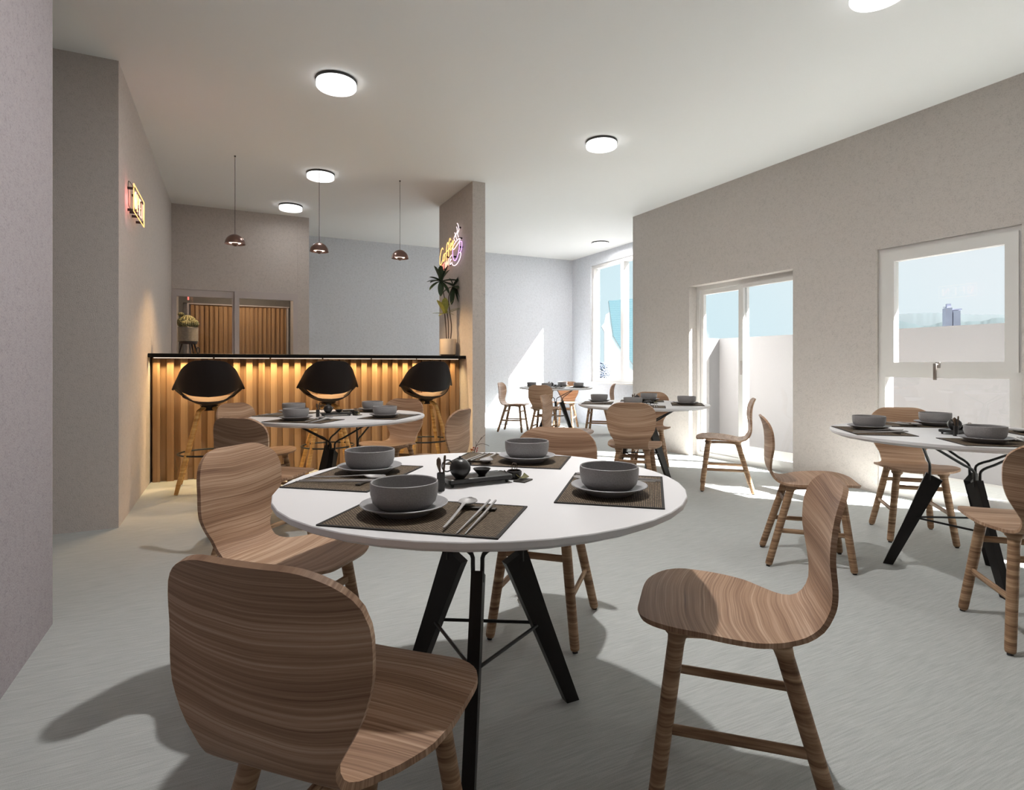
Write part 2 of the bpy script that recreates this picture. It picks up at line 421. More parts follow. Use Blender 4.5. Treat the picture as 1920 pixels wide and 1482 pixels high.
# back-left partition with sliding door
sbox('wall_back_left', M['wall'], (-.655, .785, 8.05, 8.15, 1.985, CZ), label='grey stucco wall above the sliding glass door behind the bar')
sbox('wall_store_right', M['wall'], (.786, .93, 8.05, 9.15, 0, CZ), label='grey stucco return wall to the right of the sliding glass door')
sbox('ceiling_store', M['ceil'], (-.655, .785, 8.151, 9.15, 2.5, 2.6))
sbox('wall_back', M['wall_soft'], (-.655, 5.9, 9.15, 9.3, 0, CZ), label='back wall of the room')
sbox('wall_pillar', M['wall'], (2.31, 2.457, 5.667, 6.757, 0, CZ), label='free-standing wall pier at the right end of the bar')
# right wall with door (Y 3.70-5.07) and casement window (Y 1.95-2.91) and an added unseen opening behind the camera for fill light
XR = 4.78; XO = 5.0
sbox('wall_right', M['wall'],
     (XR, XO, 5.07, 6.11, 0, CZ), (XR, XO, 3.70, 5.07, 1.968, CZ), (XR, XO, 2.91, 3.70, 0, CZ),
     (XR, XO, 1.95, 2.91, 2.005, CZ), (XR, XO, .6, 1.95, 0, CZ), (XR, XO, -1.0, .6, 2.005, CZ), (XR, XO, -2.7, -1.0, 0, CZ),
     label='right wall with the glass door and the casement window')
sbox('wall_jog', M['ext'], (5.0, 5.95, 5.98, 6.11, -.14, CZ))
sbox('wall_right_rear', M['wall_soft'], (5.75, 5.95, 8.55, 9.3, 0, CZ), (5.75, 5.95, 6.8, 8.55, 0, .76), (5.75, 5.95, 6.8, 8.55, 2.82, CZ), (5.75, 5.95, 6.11, 6.8, 0, CZ),
     label='wall of the rear alcove with its tall window')

def frame_rect(m, x0, x1, y0, y1, z0, z1, wl, wr, wt, wb):
    """rectangular frame in the Y/Z plane; wl at y1 (left in view), wr at y0"""
    m.box(x0, x1, y1-wl, y1, z0, z1); m.box(x0, x1, y0, y0+wr, z0, z1)
    m.box(x0, x1, y0+wr, y1-wl, z1-wt, z1); m.box(x0, x1, y0+wr, y1-wl, z0, z0+wb)
# glazed balcony door
d = struct(empty('door_1', (4.925, 4.385, 0)), 'white sliding glass door to the balcony')
m = MB(); frame_rect(m, -.03, .05, -.685, .685, 0, 1.968, .045, .02, .05, .05); m.obj('door_frame', M['frame'], d, 0)
m = MB(); frame_rect(m, -.01, .03, -.02, .64, .05, 1.918, .045, .07, .05, .06); m.obj('door_leaf', M['frame'], d, 0)
m = MB(); m.box(.008, .012, .05, .595, .11, 1.868); m.obj('pane', M['glass'], d.children[-1] if False else [c for c in d.children if c.name.startswith('door_leaf')][0], 0)
m = MB(); frame_rect(m, -.05, -.012, -.665, .05, .05, 1.918, .06, .03, .04, .06); lf = m.obj('door_leaf', M['frame'], d, 0)
m = MB(); m.box(-.03, -.026, -.635, -.01, .11, 1.878); m.obj('pane', M['glass'], lf, 0)
m = MB(); m.box(-.055, -.03, .0, .03, .95, 1.10, .004); m.obj('pull_recess', M['frame_grey'], lf)
# casement window
def casement(n, yc, label):
    w = struct(empty('window_%d' % n, (4.80, yc, 0)), label)
    m = MB(); m.box(0, .07, .43, .48, 0, 2.005); m.box(0, .07, -.48, -.405, 0, 2.005); m.box(0, .07, -.405, .43, 1.96, 2.005); m.box(0, .07, -.405, .43, 0, .10); m.box(0, .07, -.405, .43, .955, 1.03)
    m.obj('window_frame', M['frame'], w, 0)
    m = MB(); frame_rect(m, -.018, .045, -.462, .445, 1.0, 1.965, .095, .078, .078, .075); s = m.obj('sash', M['frame'], w, 0)
    m = MB(); m.box(.01, .014, -.385, .35, 1.075, 1.887); m.obj('pane', M['glass'], s, 0)
    m = MB(); m.box(.03, .034, -.405, .43, .10, .955); m.obj('pane', M['glass'], w, 0)
    m = MB(); m.box(-.03, -.018, .012, .045, 1.03, 1.075, .004); m.tube([(-.03, .028, 1.055), (-.058, .028, 1.055)], .009, 12); m.box(-.068, -.054, .017, .040, .94, 1.066, .004)
    m.obj('handle', M['handle'], s)
    return w
casement(1, 2.43, 'white casement window beside the right-hand table')
w = struct(empty('window_3', (4.80, -.2, 0)), 'added fill-light window in the right wall, out of view behind the camera')  # unseen window added to let in fill light
m = MB(); frame_rect(m, 0, .07, -.8, .8, 0, 2.005, .06, .06, .06, .10); m.obj('window_frame', M['frame'], w, 0)
m = MB(); m.box(.03, .034, -.74, .74, .1, 1.945); m.obj('pane', M['glass'], w, 0)
# alcove window
w = struct(empty('window_2', (5.78, 7.68, 0)), 'tall white window of the rear alcove')
m = MB(); frame_rect(m, 0, .10, -.88, .87, .76, 2.82, .06, .06, .06, .06); m.box(-.005, .10, -.06, .02, .82, 2.76); m.obj('window_frame', M['frame'], w, 0)
m = MB(); m.box(.05, .054, .02, .81, .82, 2.76); m.obj('pane', M['glass'], w, 0)
m = MB(); m.box(.05, .054, -.82, -.06, .82, 2.76); m.obj('pane', M['glass'], w, 0)
m = MB(); m.box(-.06, .12, -.9, .89, .735, .762); m.obj('window_sill', M['frame'], w, 0)
# back-left sliding door
d = struct(empty('door_2', (0, 8.06, 0)), 'sliding glass door behind the bar')
def frame_x(m, y0, y1, x0, x1, z0, z1, w, wt):
    m.box(x0, x0+w, y0, y1, z0, z1); m.box(x1-w, x1, y0, y1, z0, z1); m.box(x0+w, x1-w, y0, y1, z1-wt, z1); m.box(x0+w, x1-w, y0, y1, z0, z0+.08)
m = MB(); frame_x(m, 0, .05, -.652, .06, 0, 1.983, .052, .085); l1 = m.obj('door_leaf', M['frame_grey'], d, 0)
m = MB(); m.box(-.60, .008, .02, .024, .08, 1.898); m.obj('pane', M['glass_dark'], l1, 0)
m = MB(); frame_x(m, -.045, -.004, .035, .784, 0, 1.99, .055, .09); l2 = m.obj('door_leaf', M['frame_grey'], d, 0)
m = MB(); m.box(.09, .729, -.026, -.022, .08, 1.90); m.obj('pane', M['glass_dark'], l2, 0)
# slatted panel standing in the store behind the sliding door
sp = MB(); P2 = .058
sp.box(-.51, .73, 9.10, 9.14, 0.0, 1.90)
x = -.505
while x < .70:
    sp.box(x, x+.034, 9.075, 9.10, 0, 1.885, .002, 1); x += P2
so = sp.obj('slatted_panel', M['slat2'], None, 0); tag(so, 'oak slatted wall panel seen through the sliding glass door behind the bar', 'wall panel')
m = MB(); m.box(-.55, .77, 9.07, 9.145, 1.90, 1.915); m.box(-.55, -.53, 9.07, 9.145, 0, 1.90); m.box(.735, .755, 9.07, 9.145, 0, 1.90); m.obj('edge_trim', M['frame_grey'], so, 0)
m = MB(); m.box(-.652, .782, 9.085, 9.145, 1.916, 2.498); m.box(-.652, -.60, 9.085, 9.145, 0, 1.916); m.obj('dark_surround', M['store_dark'], so, 0)
m = MB(); m.box(-.488, -.472, 8.12, 8.135, 1.862, 1.945); rl = m.obj('red_sign_reflection', M['neon_r'], None, 0); tag(rl, 'painted red reflection of the neon sign at the left pane of the sliding door', 'painted reflection')  # glowing strip stands in for the neon sign's reflection in the glass

sl = tag(empty('store_fill_lamp', (.12, 8.45, 2.5)), 'added fill lamp, out of view, inside the store behind the sliding glass door', 'ceiling lamp')  # added out of view to brighten the slatted panel
m = MB(); m.lathe([(0, 0), (.06, 0), (.06, -.02), (.05, -.03), (0, -.032)], 24); m.obj('diffuser', M['lampglow'], sl)
light('bulb', 'AREA', (0, 0, -.036), 9, (1, .82, .62), sl, shape='DISK', size=.08)
# ------------------------------------------------------------------ ceiling lamps
def make_lamp():
    t = empty('ceiling_lamp'); t['category'] = 'ceiling lamp'
    m = MB(); m.lathe([(0, 0), (.136, 0), (.138, -.004), (.138, -.015), (.134, -.018), (0, -.018)], 64); m.obj('lamp_rim', M['lampring'], t)
    m = MB(); m.lathe([(0, -.018), (.133, -.018), (.134, -.022), (.134, -.050), (.130, -.055), (0, -.057)], 64); m.obj('diffuser', M['lampglow'], t)
    light('bulb', 'AREA', (0, 0, -.062), LAMP_W, (1.0, .975, .95), t, shape='DISK', size=.09)
    return t
lamp = make_lamp()
for (x, y, s) in [(.65, 4.08, 'round ceiling lamp nearest the camera, largest one in view'),
               (.82, 6.13, 'round ceiling lamp crossed by the middle pendant cord'),
               (.655, 7.53, 'round ceiling lamp close to the sliding door wall behind the bar'),
               (2.92, 4.17, 'round ceiling lamp alone over the middle of the room'),
               (5.30, 7.60, 'small far ceiling lamp in the rear alcove by the tall window'),
               (3.02, 1.83, 'round ceiling lamp just cut by the top edge of the photo'),
               (1.10, 2.10, 'round ceiling lamp above the front table, outside the view')]:
    lo = place(lamp, (x, y, CZ), 0, s, 'round ceiling lamps')
    wq = MAIN_LAMP_W if 'outside' in s else 1.5 if 'sliding' in s else 15.0 if 'alcove' in s else 3.0 if 'largest' in s else 0
    for ch in lo.children:
        if wq and ch.type == 'LIGHT': ch.data = ch.data.copy(); ch.data.energy = wq

# ------------------------------------------------------------------ chairs
PROFILE = [(.250, .432), (.235, .440), (.18, .447), (.10, .445), (.02, .438), (-.06, .431), (-.115, .433), (-.148, .448), (-.169, .478), (-.180, .52), (-.184, .58), (-.185, .65), (-.191, .705), (-.202, .746), (-.214, .776)]
def make_chair():
    t = empty('dining_chair'); t['category'] = 'chair'
    pts = bez([(0, y, z) for y, z in PROFILE], 6)
    L = [0]
    for a, b in zip(pts, pts[1:]): L.append(L[-1]+(b-a).length)
    tot = L[-1]
    def at(s):
        s = max(0, min(tot, s))
        for i in range(len(L)-1):
            if s <= L[i+1]:
                return pts[i].lerp(pts[i+1], (s-L[i])/(L[i+1]-L[i]))
        return pts[-1]
    def nrm(s):
        a = at(s-.012); b = at(s+.012); d = (b-a).normalized(); return Vector((0, d.z, -d.y))  # toward sitter
    sb = .37/.83*tot if False else .37   # arc position of the bend start
    wt = [(0, .196), (.10, .203), (.20, .206), (.265, .198), (.32, .168), (.365, .136), (.405, .121), (.445, .123), (.49, .146), (.54, .170), (.59, .179), (.68, .180), (tot, .169)]
    ct = [(0, .003), (.15, .005), (.28, .006), (.38, .002), (.44, .003), (.52, .012), (.60, .021), (.70, .021), (tot, .016)]
    S = []
    ns = 26
    for i in range(ns+1):
        S.append(i)
    # samples: dense at the rounded ends
    ss = [0, .0010, .0035, .008, .014, .022, .033, .046, .062, .086]
    n_mid = 30
    ss += [.086+(tot-.172)*(k+1)/(n_mid+1) for k in range(n_mid)]
    ss += [tot-v for v in reversed([0, .0010, .0035, .008, .014, .022, .033, .046, .062, .086])]
    P = []; UV = []; NM = []
    NJ = 18
    for s in ss:
        e = min(s, tot-s); front = s < tot/2; r = .125 if front else .115; f0 = .26 if front else .36
        f = 1.0
        if e < r:
            k = 1-e/r; f = (1-k**2.2)**(1/2.2)
            f = f0+(1-f0)*f
        w = lerp_tab(wt, s)*f
        c = lerp_tab(ct, s)
        base = at(s); n = nrm(s)
        row = []; urow = []; nrow = []
        for j in range(NJ+1):
            q = -1+2*j/NJ
            x = w*q
            lift = c*(x/.19)**2
            row.append(Vector((x, base.y, base.z))+n*lift); urow.append((x, s)); nrow.append((n-Vector((2*c*x/.0361, 0, 0))).normalized())
        P.append(row); UV.append(urow); NM.append(nrow)
    m = MB(); m.grid(P, .0118, UV, NM)
    m.obj('seat_shell', M['chair'], t, 50)
    # legs
    feet = {(1, 1): (.167, .202), (-1, 1): (-.167, .202), (1, -1): (.167, -.198), (-1, -1): (-.167, -.198)}
    tops = {(1, 1): (.118, .150), (-1, 1): (-.118, .150), (1, -1): (.105, -.080), (-1, -1): (-.105, -.080)}
    def legpt(k, z):
        zt = .408; a = Vector((*feet[k], 0)); b = Vector((*tops[k], zt)); return a.lerp(b, z/zt)
    for k in feet:
        m = MB(); prof = [(.008, .0125), (.0095, .0150), (.016, .0172), (.03, .0178), (.20, .0188), (.38, .0195), (.398, .0215), (.404, .029), (.418, .031)]
        m.tube([legpt(k, .006)]+[legpt(k, z) for z, r in prof], [.010]+[r for z, r in prof], 16)
        lg = m.obj('leg', M['leg'], t, 50)
        m = MB(); p = legpt(k, 0); m.tube([p, legpt(k, .008)], .010, 12); m.obj('foot_pad', M['rubber'], lg)
    def bar(k1, k2, z, w, h, name):
        a = legpt(k1, z); b = legpt(k2, z); d = (b-a).normalized(); side = Vector((-d.y, d.x, 0)).normalized()
        rings = []
        for q in (0, .5, 1):
            p = a.lerp(b, q)
            ring = []
            for g in range(12):
                an = 2*PI*g/12
                ring.append(p+side*(w/2*math.copysign(abs(math.cos(an))**.6, math.cos(an)))+Vector((0, 0, h/2*math.copysign(abs(math.sin(an))**.6, math.sin(an)))))
            rings.append(ring)
        m = MB(); m.loft(rings); m.obj(name, M['leg'], t, 50)
    for sx in (1, -1):
        bar((sx, 1), (sx, -1), .185, .014, .024, 'stretcher')
    bar((1, 1), (-1, 1), .325, .016, .026, 'stretcher'); bar((1, -1), (-1, -1), .325, .016, .026, 'stretcher')
    for sx in (1, -1):
        m = MB(); pts2 = []
        rings = []
        for q in range(9):
            u = q/8; a = Vector((tops[(sx, 1)][0], .160, 0)); b = Vector((tops[(sx, -1)][0], -.095, 0)); p = a.lerp(b, u)
            zc = .432 - .012*math.sin(PI*u) if False else .420
            h = .010+.016*(2*abs(u-.5))**2
            rings.append([(p.x-.010, p.y, .408-h*.5), (p.x+.010, p.y, .408-h*.5), (p.x+.010, p.y, .418), (p.x-.010, p.y, .418)])
        m.loft(rings); m.obj('seat_rail', M['leg'], t, 50)
    return t
chair = make_chair()

TC = {1: (.658, 1.535), 2: (.658, 4.0), 3: (3.278, 4.05), 4: (3.278, 1.589), 5: (4.527, 7.697)}
TN = {1: 'the front table', 2: 'the table before the bar', 3: 'the middle table', 4: 'the right-hand table', 5: 'the far alcove table'}
AZ = {'nl': 225.5, 'fl': 135.5, 'fr': 45.5, 'nr': -44.5}
chair_labels = {
 (1, 'nl'): 'dark veneer bentwood chair closest to the camera, back turned, at the front table',
 (1, 'fl'): 'bentwood chair left of the front table, its light backrest facing us',
 (1, 'fr'): 'bentwood chair behind the front table, only its rounded back top above the tabletop',
 (1, 'nr'): 'bentwood chair on the right of the front table, seen side-on with its whole seat clear',
 (2, 'nl'): 'bentwood chair with dark backrest towards us, near left of the table before the bar',
 (2, 'fl'): 'bentwood chair half hidden, far left of the table before the bar',
 (2, 'fr'): 'bentwood chair behind the table before the bar, between the middle and right stools',
 (2, 'nr'): 'bentwood chair right of the table before the bar, next to the wall pier',
 (3, 'nl'): 'bentwood chair with its back square to us at the middle table by the glass door',
 (3, 'fl'): 'bentwood chair seen edge-on at the left of the middle table, before the alcove',
 (3, 'fr'): 'bentwood chair on the far side of the middle table, against the right wall corner',
 (3, 'nr'): 'sunlit bentwood chair in profile standing before the sliding glass door',
 (4, 'nl'): 'bentwood chair at the right edge of the photo, cut by the frame',
 (4, 'fl'): 'bentwood chair at the left of the right-hand table, in the middle of the floor',
 (4, 'fr'): 'bentwood chair behind the right-hand table, in front of the casement window',
 (5, 'nl'): 'small far bentwood chair with its back to us at the alcove table',
 (5, 'fl'): 'small far bentwood chair in profile left of the alcove table, before the sunlit wall',
 (5, 'fr'): 'small far bentwood chair behind the alcove table with a brightly sunlit back',
 (5, 'nr'): 'small far bentwood chair at the right of the alcove table, under the tall window',
}
for (ti, k), lab in chair_labels.items():
    cx, cy = TC[ti]; a = R(AZ[k])
    place(chair, (cx+.70*math.cos(a), cy+.70*math.sin(a), 0), a+PI/2, lab, 'bentwood dining chairs')

# ------------------------------------------------------------------ tables
TZ = .71
def make_table():
    t = empty('round_table'); t['category'] = 'table'
    m = MB(); n = 40
    prof = [(0, TZ-.027), (.545, TZ-.027), (.566, TZ-.017), (.57, TZ-.014), (.57, TZ-.002), (.568, TZ), (0, TZ)]
    m.lathe(prof, n); m.obj('tabletop', M['top'], t, 25)
    def rad(z): return .300-.200*z/.49
    for a in (0, 120, 240):
        c, s = math.cos(R(a)), math.sin(R(a)); 
        def P(r, l, z): return Vector((r*c-l*s, r*s+l*c, z))
        m = MB()
        hw = .0158
        def ring(z, wi, wo):
            return [P(rad(z)-wi, -hw, z), P(rad(z)+wo, -hw, z), P(rad(z)+wo, hw, z), P(rad(z)-wi, hw, z)]
        bm_r = [ring(0, .022, .022), ring(.12, .027, .025), ring(.30, .034, .031), ring(.44, .040, .038)]
        top = [P(rad(.47)-.040, -hw, .464), P(rad(.50)+.040, -hw, .500), P(rad(.50)+.040, hw, .500), P(rad(.47)-.040, hw, .464)]
        m.loft(bm_r+[top]); lg = m.obj('leg', M['black_wood'], t, 0)
        for sg in (1, -1):
            am = R(a+60*sg); q = Vector((.30*math.cos(am), .30*math.sin(am), TZ-.030))
            off = Vector((math.cos(R(a)), math.sin(R(a)), 0))*.014
            q = q+off
            b0 = P(.122, sg*.012, .465); b1 = P(.120, sg*.013, .512)
            k1 = b1+Vector((0, 0, .028)); k2 = k1.lerp(q, .22)
            pts = [b0, b1]+[b1.lerp(k1, .6)]+[((1-u)**2)*b1.lerp(k1, .6)+2*u*(1-u)*(k1+Vector((0, 0, .01)))+u*u*k2 for u in (.25, .5, .75, 1)]+[q]
            m = MB(); m.tube(pts, .0062, 8); m.obj('rod', M['black_metal'], t, 60)
    for a in (0, 120, 240):
        z = .262; r = rad(z)-.0
        p = Vector((r*math.cos(R(a)), r*math.sin(R(a)), z)); q = Vector((r*math.cos(R(a+120)), r*math.sin(R(a+120)), z))
        m = MB(); m.tube([p, q], .0052, 8); m.obj('tie_rod', M['black_metal'], t, 60)
    m = MB(); m.lathe([(0, TZ-.036), (.06, TZ-.036), (.06, TZ-.027), (0, TZ-.027)], 24); m.obj('mount_plate', M['black_metal'], t)
    return t
table = make_table()
tl = {1: 'large white round table in the foreground with three black legs', 2: 'white round table standing in front of the bar', 3: 'white round table in the middle right, before the sliding glass door',
      4: 'white round table at the right edge by the casement window', 5: 'small far white round table in the sunlit alcove'}
for i, (x, y) in TC.items(): place(table, (x, y, 0), 0, tl[i], 'white round dining tables')

# ------------------------------------------------------------------ table ware prototypes
def make_mat():
    t = empty('placemat'); t['category'] = 'placemat'
    m = MB(); m.box(-.194, .194, -.127, .127, 0, .0022); m.obj('woven_field', M['weave'], t, 0)
    m = MB()
    for b in ((-.2, .2, .126, .1325), (-.2, .2, -.1325, -.126), (-.2, -.1935, -.126, .126), (.1935, .2, -.126, .126)): m.box(b[0], b[1], b[2], b[3], 0, .003)
    m.obj('hem', M['hem'], t, 0)
    return t
def one(name, cat, m, mat, sm=35):
    o = m.obj(name, mat, None, sm); o['category'] = cat; return o
pm = make_mat()
m = MB(); m.lathe([(0, .003), (.052, .0), (.058, .0), (.062, .004), (.080, .014), (.099, .0215), (.100, .0235), (.097, .0245), (.075, .0165), (.058, .0095), (0, .009)], 56)
plate = one('saucer', 'plate', m, M['plate'])
m = MB(); m.lathe([(0, .002), (.048, .0), (.060, .006), (.0715, .018), (.0765, .036), (.0775, .056), (.0765, .0625), (.0745, .0635), (.0725, .0615), (.0725, .038), (.067, .020), (.056, .010), (0, .008)], 56)
bowl = one('bowl', 'bowl', m, M['stone'])
def make_spoon():
    m = MB(); P = []
    st = [(-.118, .0020, .0), (-.105, .0028, .0), (-.06, .0032, .0012), (-.01, .0032, .004), (.035, .0035, .008), (.050, .0052, .009), (.058, .0125, .0085), (.066, .0180, .0078), (.076, .0218, .0072), (.088, .0232, .0070), (.099, .0212, .0074), (.107, .0160, .0082), (.112, .0095, .0090), (.1145, .0015, .0095)]
    for y, w, z in st:
        row = []
        dep = .0070 if .06 < y < .105 else .003 if .055 < y < .113 else .0
        for j in range(9):
            q = -1+2*j/8; row.append(Vector((w*q, y, z+.002-dep*(1-q*q))))
        P.append(row)
    m.grid(P, .0022); return one('spoon', 'spoon', m, M['cutlery'], 60)
spoon = make_spoon()
m = MB(); m.tube([(0, -.125, .0028), (0, -.12, .0030), (0, .02, .0045+.004), (0, .118, .0060+.008), (0, .12, .014)], [.0010, .0015, .0029, .0025, .0014], 8)
stick = one('chopstick', 'chopstick', m, M['cutlery'], 60)
m = MB(); m.box(-.042, .042, -.0075, .0075, 0, .0065, .002)
rest = one('chopstick_rest', 'chopstick rest', m, M['slate'])
def make_tray():
    t = empty('serving_tray'); t['category'] = 'tray'
    m = MB()
    def rr(hx, hy, r, z, n=6):
        out = []
        for cx, cy, a0 in ((hx-r, hy-r, 0), (-hx+r, hy-r, 90), (-hx+r, -hy+r, 180), (hx-r, -hy+r, 270)):
            for k in range(n+1): an = R(a0+90*k/n); out.append((cx+r*math.cos(an), cy+r*math.sin(an), z))
        return out
    m.loft([rr(.096, .038, .010, .009), rr(.100, .042, .012, .012), rr(.1, .042, .012, .022), rr(.097, .039, .010, .0235), rr(.094, .036, .009, .021), rr(.09, .032, .008, .0205)])
    m.obj('tray_top', M['tray'], t)
    for sx in (1, -1):
        for sy in (1, -1):
            m = MB(); m.lathe([(0, 0), (.004, 0), (.005, .010), (0, .010)], 12, (sx*.085, sy*.028)); m.obj('foot', M['tray'], t)
    return t
tray = make_tray()
def make_pot():
    t = empty('teapot'); t['category'] = 'teapot'
    m = MB(); m.lathe([(0, 0), (.015, 0), (.0175, .003), (.027, .013), (.0335, .026), (.0345, .036), (.0310, .048), (.0225, .058), (.012, .0635), (0, .065)], 36); m.obj('pot_body', M['iron'], t)
    m = MB(); m.lathe([(0, .0635), (.010, .0635), (.0085, .0665), (.0035, .068), (.0045, .0715), (0, .073)], 20); m.obj('lid', M['iron'], t)
    m = MB(); c = Vector((-.046, 0, .045)); m.tube([c+Vector((.0185*math.cos(2*PI*k/24), 0, .0185*math.sin(2*PI*k/24))) for k in range(24)], .0022, 8, closed=True); m.obj('handle', M['iron'], t, 60)
    m = MB(); m.tube([(.028, .01, .030), (.040, .012, .036), (.046, .013, .044)], [.006, .0045, .0035], 10); m.obj('spout', M['iron'], t, 60)
    return t
pot = make_pot()
for ch in pot.children: ch.data.transform(Matrix.Scale(.87, 4))
m = MB(); m.lathe([(0, .0), (.010, .0), (.011, .003), (.0250, .0185), (.0260, .0205), (.0245, .0205), (.0100, .005), (0, .004)], 32)
cup = one('tea_cup', 'cup', m, M['iron'])
m = MB(); m.lathe([(0, 0), (.0110, 0), (.0115, .001), (.0115, .048), (.0105, .049), (.0095, .048), (.0095, .004), (0, .004)], 6)
holder = one('utensil_holder', 'utensil holder', m, M['iron'], 0)
m = MB(); m.tube([(0, 0, .006), (-.001, 0, .05), (-.003, 0, .062), (-.004, 0, .072), (-.0045, 0, .084), (-.0045, 0, .090)], [.0022, .0022, .0045, .0068, .0062, .002], 10)
scoop = one('tea_scoop', 'tea scoop', m, M['bamboo'], 60)
m = MB(); m.tube([(0, 0, .006), (.006, 0, .05), (.009, 0, .090), (.0095, 0, .096)], [.002, .0026, .0034, .0026], 8)
pick = one('tea_pick', 'tea pick', m, M['bamboo'], 60)
def make_wbowl():
    t = empty('strainer_bowl'); t['category'] = 'bowl'
    m = MB(); m.lathe([(0, 0), (.014, 0), (.019, .004), (.0225, .012), (.0225, .022), (.0195, .0255), (.018, .0245), (.0205, .021), (.0195, .011), (.012, .004), (0, .004)], 28); m.obj('vessel', M['iron'], t)
    m = MB(); m.tube([(-.02, .0, .022), (-.03, .002, .023), (-.036, .002, .028)], .0016, 6); m.obj('hook', M['iron'], t)
    return t
wb = make_wbowl()
m = MB()
for k in range(7):
    a = 2*PI*k/7; m.tube(bez([(.002*math.cos(a), .002*math.sin(a), .006), (.007*math.cos(a), .007*math.sin(a), .026), (.0095*math.cos(a), .0095*math.sin(a), .038), (.005*math.cos(a), .005*math.sin(a), .046), (0, 0, .047)], 4), .0008, 5)
whisk = one('tea_whisk', 'whisk', m, M['bamboo'], 60)
m = MB(); m.box(-.026, .026, -.019, .019, 0, .004, .0008)
tile = one('slate_coaster', 'coaster', m, M['slate'])
m = MB(); P = [[Vector((x*.017, y*.010, .0045+.011*(x*x)*(.6+.4*y)+.003)) for y in (-1, 0, 1)] for x in (-1, -.6, -.2, .2, .6, 1)]; m.grid(P, .0015)
leafc = one('curled_tea_leaf', 'tea leaf', m, M['tea'], 60)

PLN = {'nl': {1: 'the near left setting', 2: 'the near left setting', 3: 'the near setting', 4: 'the near setting', 5: 'the near setting'},
       'fl': {1: 'the far left setting', 2: 'the far left setting', 3: 'the left setting', 4: 'the left setting', 5: 'the left setting'},
       'fr': {1: 'the far right setting', 2: 'the far right setting', 3: 'the far setting', 4: 'the far setting', 5: 'the far setting'},
       'nr': {1: 'the near right setting', 2: 'the near right setting', 3: 'the right setting', 4: 'the right setting', 5: 'the right setting'}}
GZ = TZ
for ti, (tx, ty) in TC.items():
    cx, cy = tx-.010, ty+.003
    for k, az in (('nl', 229.8), ('fl', 141.0), ('fr', 50.5), ('nr', -40.0)):
        a = R(az); rz = a+PI/2    # local +Y points to the table centre
        ox, oy = cx+.386*math.cos(a), cy+.386*math.sin(a)
        ir = (-math.cos(a), -math.sin(a)); rt = (ir[1], -ir[0])   # inward, right
        def W(r, i): return (ox+rt[0]*r+ir[0]*i, oy+rt[1]*r+ir[1]*i)
        at = PLN[k][ti]+' on '+TN[ti]
        place(pm, (ox, oy, GZ), rz, 'dark brown woven placemat at '+at, 'woven placemats')
        p = W(-.062, .008)
        place(plate, (*p, GZ+.0022), rz, 'grey saucer plate at '+at, 'grey saucers under bowls')
        place(bowl, (*p, GZ+.0022+.0095), rz, 'grey speckled bowl at '+at, 'grey stoneware bowls')
        p = W(.097, .072); place(rest, (*p, GZ+.0022), rz, 'dark chopstick rest at '+at, 'chopstick rests')
        p = W(.070, .006); place(spoon, (*p, GZ+.0022+.0045), rz+R(4.7), 'pewter spoon at '+at, 'pewter spoons')
        p = W(.112, -.003); place(stick, (*p, GZ+.0022), rz+R(.5), 'inner pewter chopstick at '+at, 'pewter chopsticks')
        p = W(.128, -.003); place(stick, (*p, GZ+.0022), rz+R(1.2), 'outer pewter chopstick at '+at, 'pewter chopsticks')
    on = ' at the centre of '+TN[ti]
    ra = R(0)
    def C(x, y): return (tx+x, ty+y)
    tr = R(1)
    place(tray, (*C(-.022, -.003), GZ), tr, 'black lacquered tea tray'+on, 'tea trays')
    place(pot, (*C(-.077, -.016), GZ+.0205), R(6), 'round black teapot with ring handle'+on, 'black teapots')
    place(cup, (*C(-.005, -.004), GZ+.0205), 0, 'flared black tea cup on the tray'+on, 'black tea cups')
    place(holder, (*C(-.148, -.057), GZ), 0, 'black hexagonal utensil holder'+on, 'utensil holders')
    place(scoop, (*C(-.149, -.055), GZ), R(-20), 'broad tea scoop in the holder'+on, 'tea scoops')
    place(pick, (*C(-.147, -.058), GZ), R(-25), 'thin stick in the holder'+on, 'tea picks')
    place(wb, (*C(.105, .006), GZ), R(10), 'small round black bowl with a whisk'+on, 'small black bowls')
    place(whisk, (*C(.105, .006), GZ), 0, 'small wire whisk in the black bowl'+on, 'tea whisks')
    place(tile, (*C(.112, -.038), GZ), R(35), 'square slate coaster'+on, 'slate coasters')
    place(leafc, (*C(.112, -.036), GZ+.0025), R(20), 'curled olive tea leaf'+on, 'tea leaves')

# ------------------------------------------------------------------ bar
bar = tag(empty('bar_counter', (0, 0, 0)), 'long bar with backlit timber slats and black top below the pendants', 'bar counter')
BX0, BX1 = -.652, 2.308
m = MB(); m.box(BX0, BX1, 5.85, 6.42, 1.121, 1.156, .003, 1); m.obj('countertop', M['counter'], bar, 0)
m = MB(); m.box(BX0+.006, BX1, 6.062, 6.30, 0, 1.121)
x = BX0+.018
while x < BX1-.05:
    m.box(x, x+.056, 6.017, 6.0625, 0, 1.120, .002, 1); x += .1085
m.obj('slatted_front', M['slat'], bar, 0)
for k in range(6):
    xa = BX0+.04+k*.475
    m = MB(); m.box(xa, xa+.46, 5.868, 5.880, 1.1135, 1.1215); m.obj('led_strip', M['led'], bar, 0)
led = light('led_glow', 'AREA', (.80, 5.962, 1.116), LED_W, (1.0, .72, .36), bar, shape='RECTANGLE', size=2.85, size_y=.010, spread=R(112))
led.rotation_euler = (0, 0, 0)

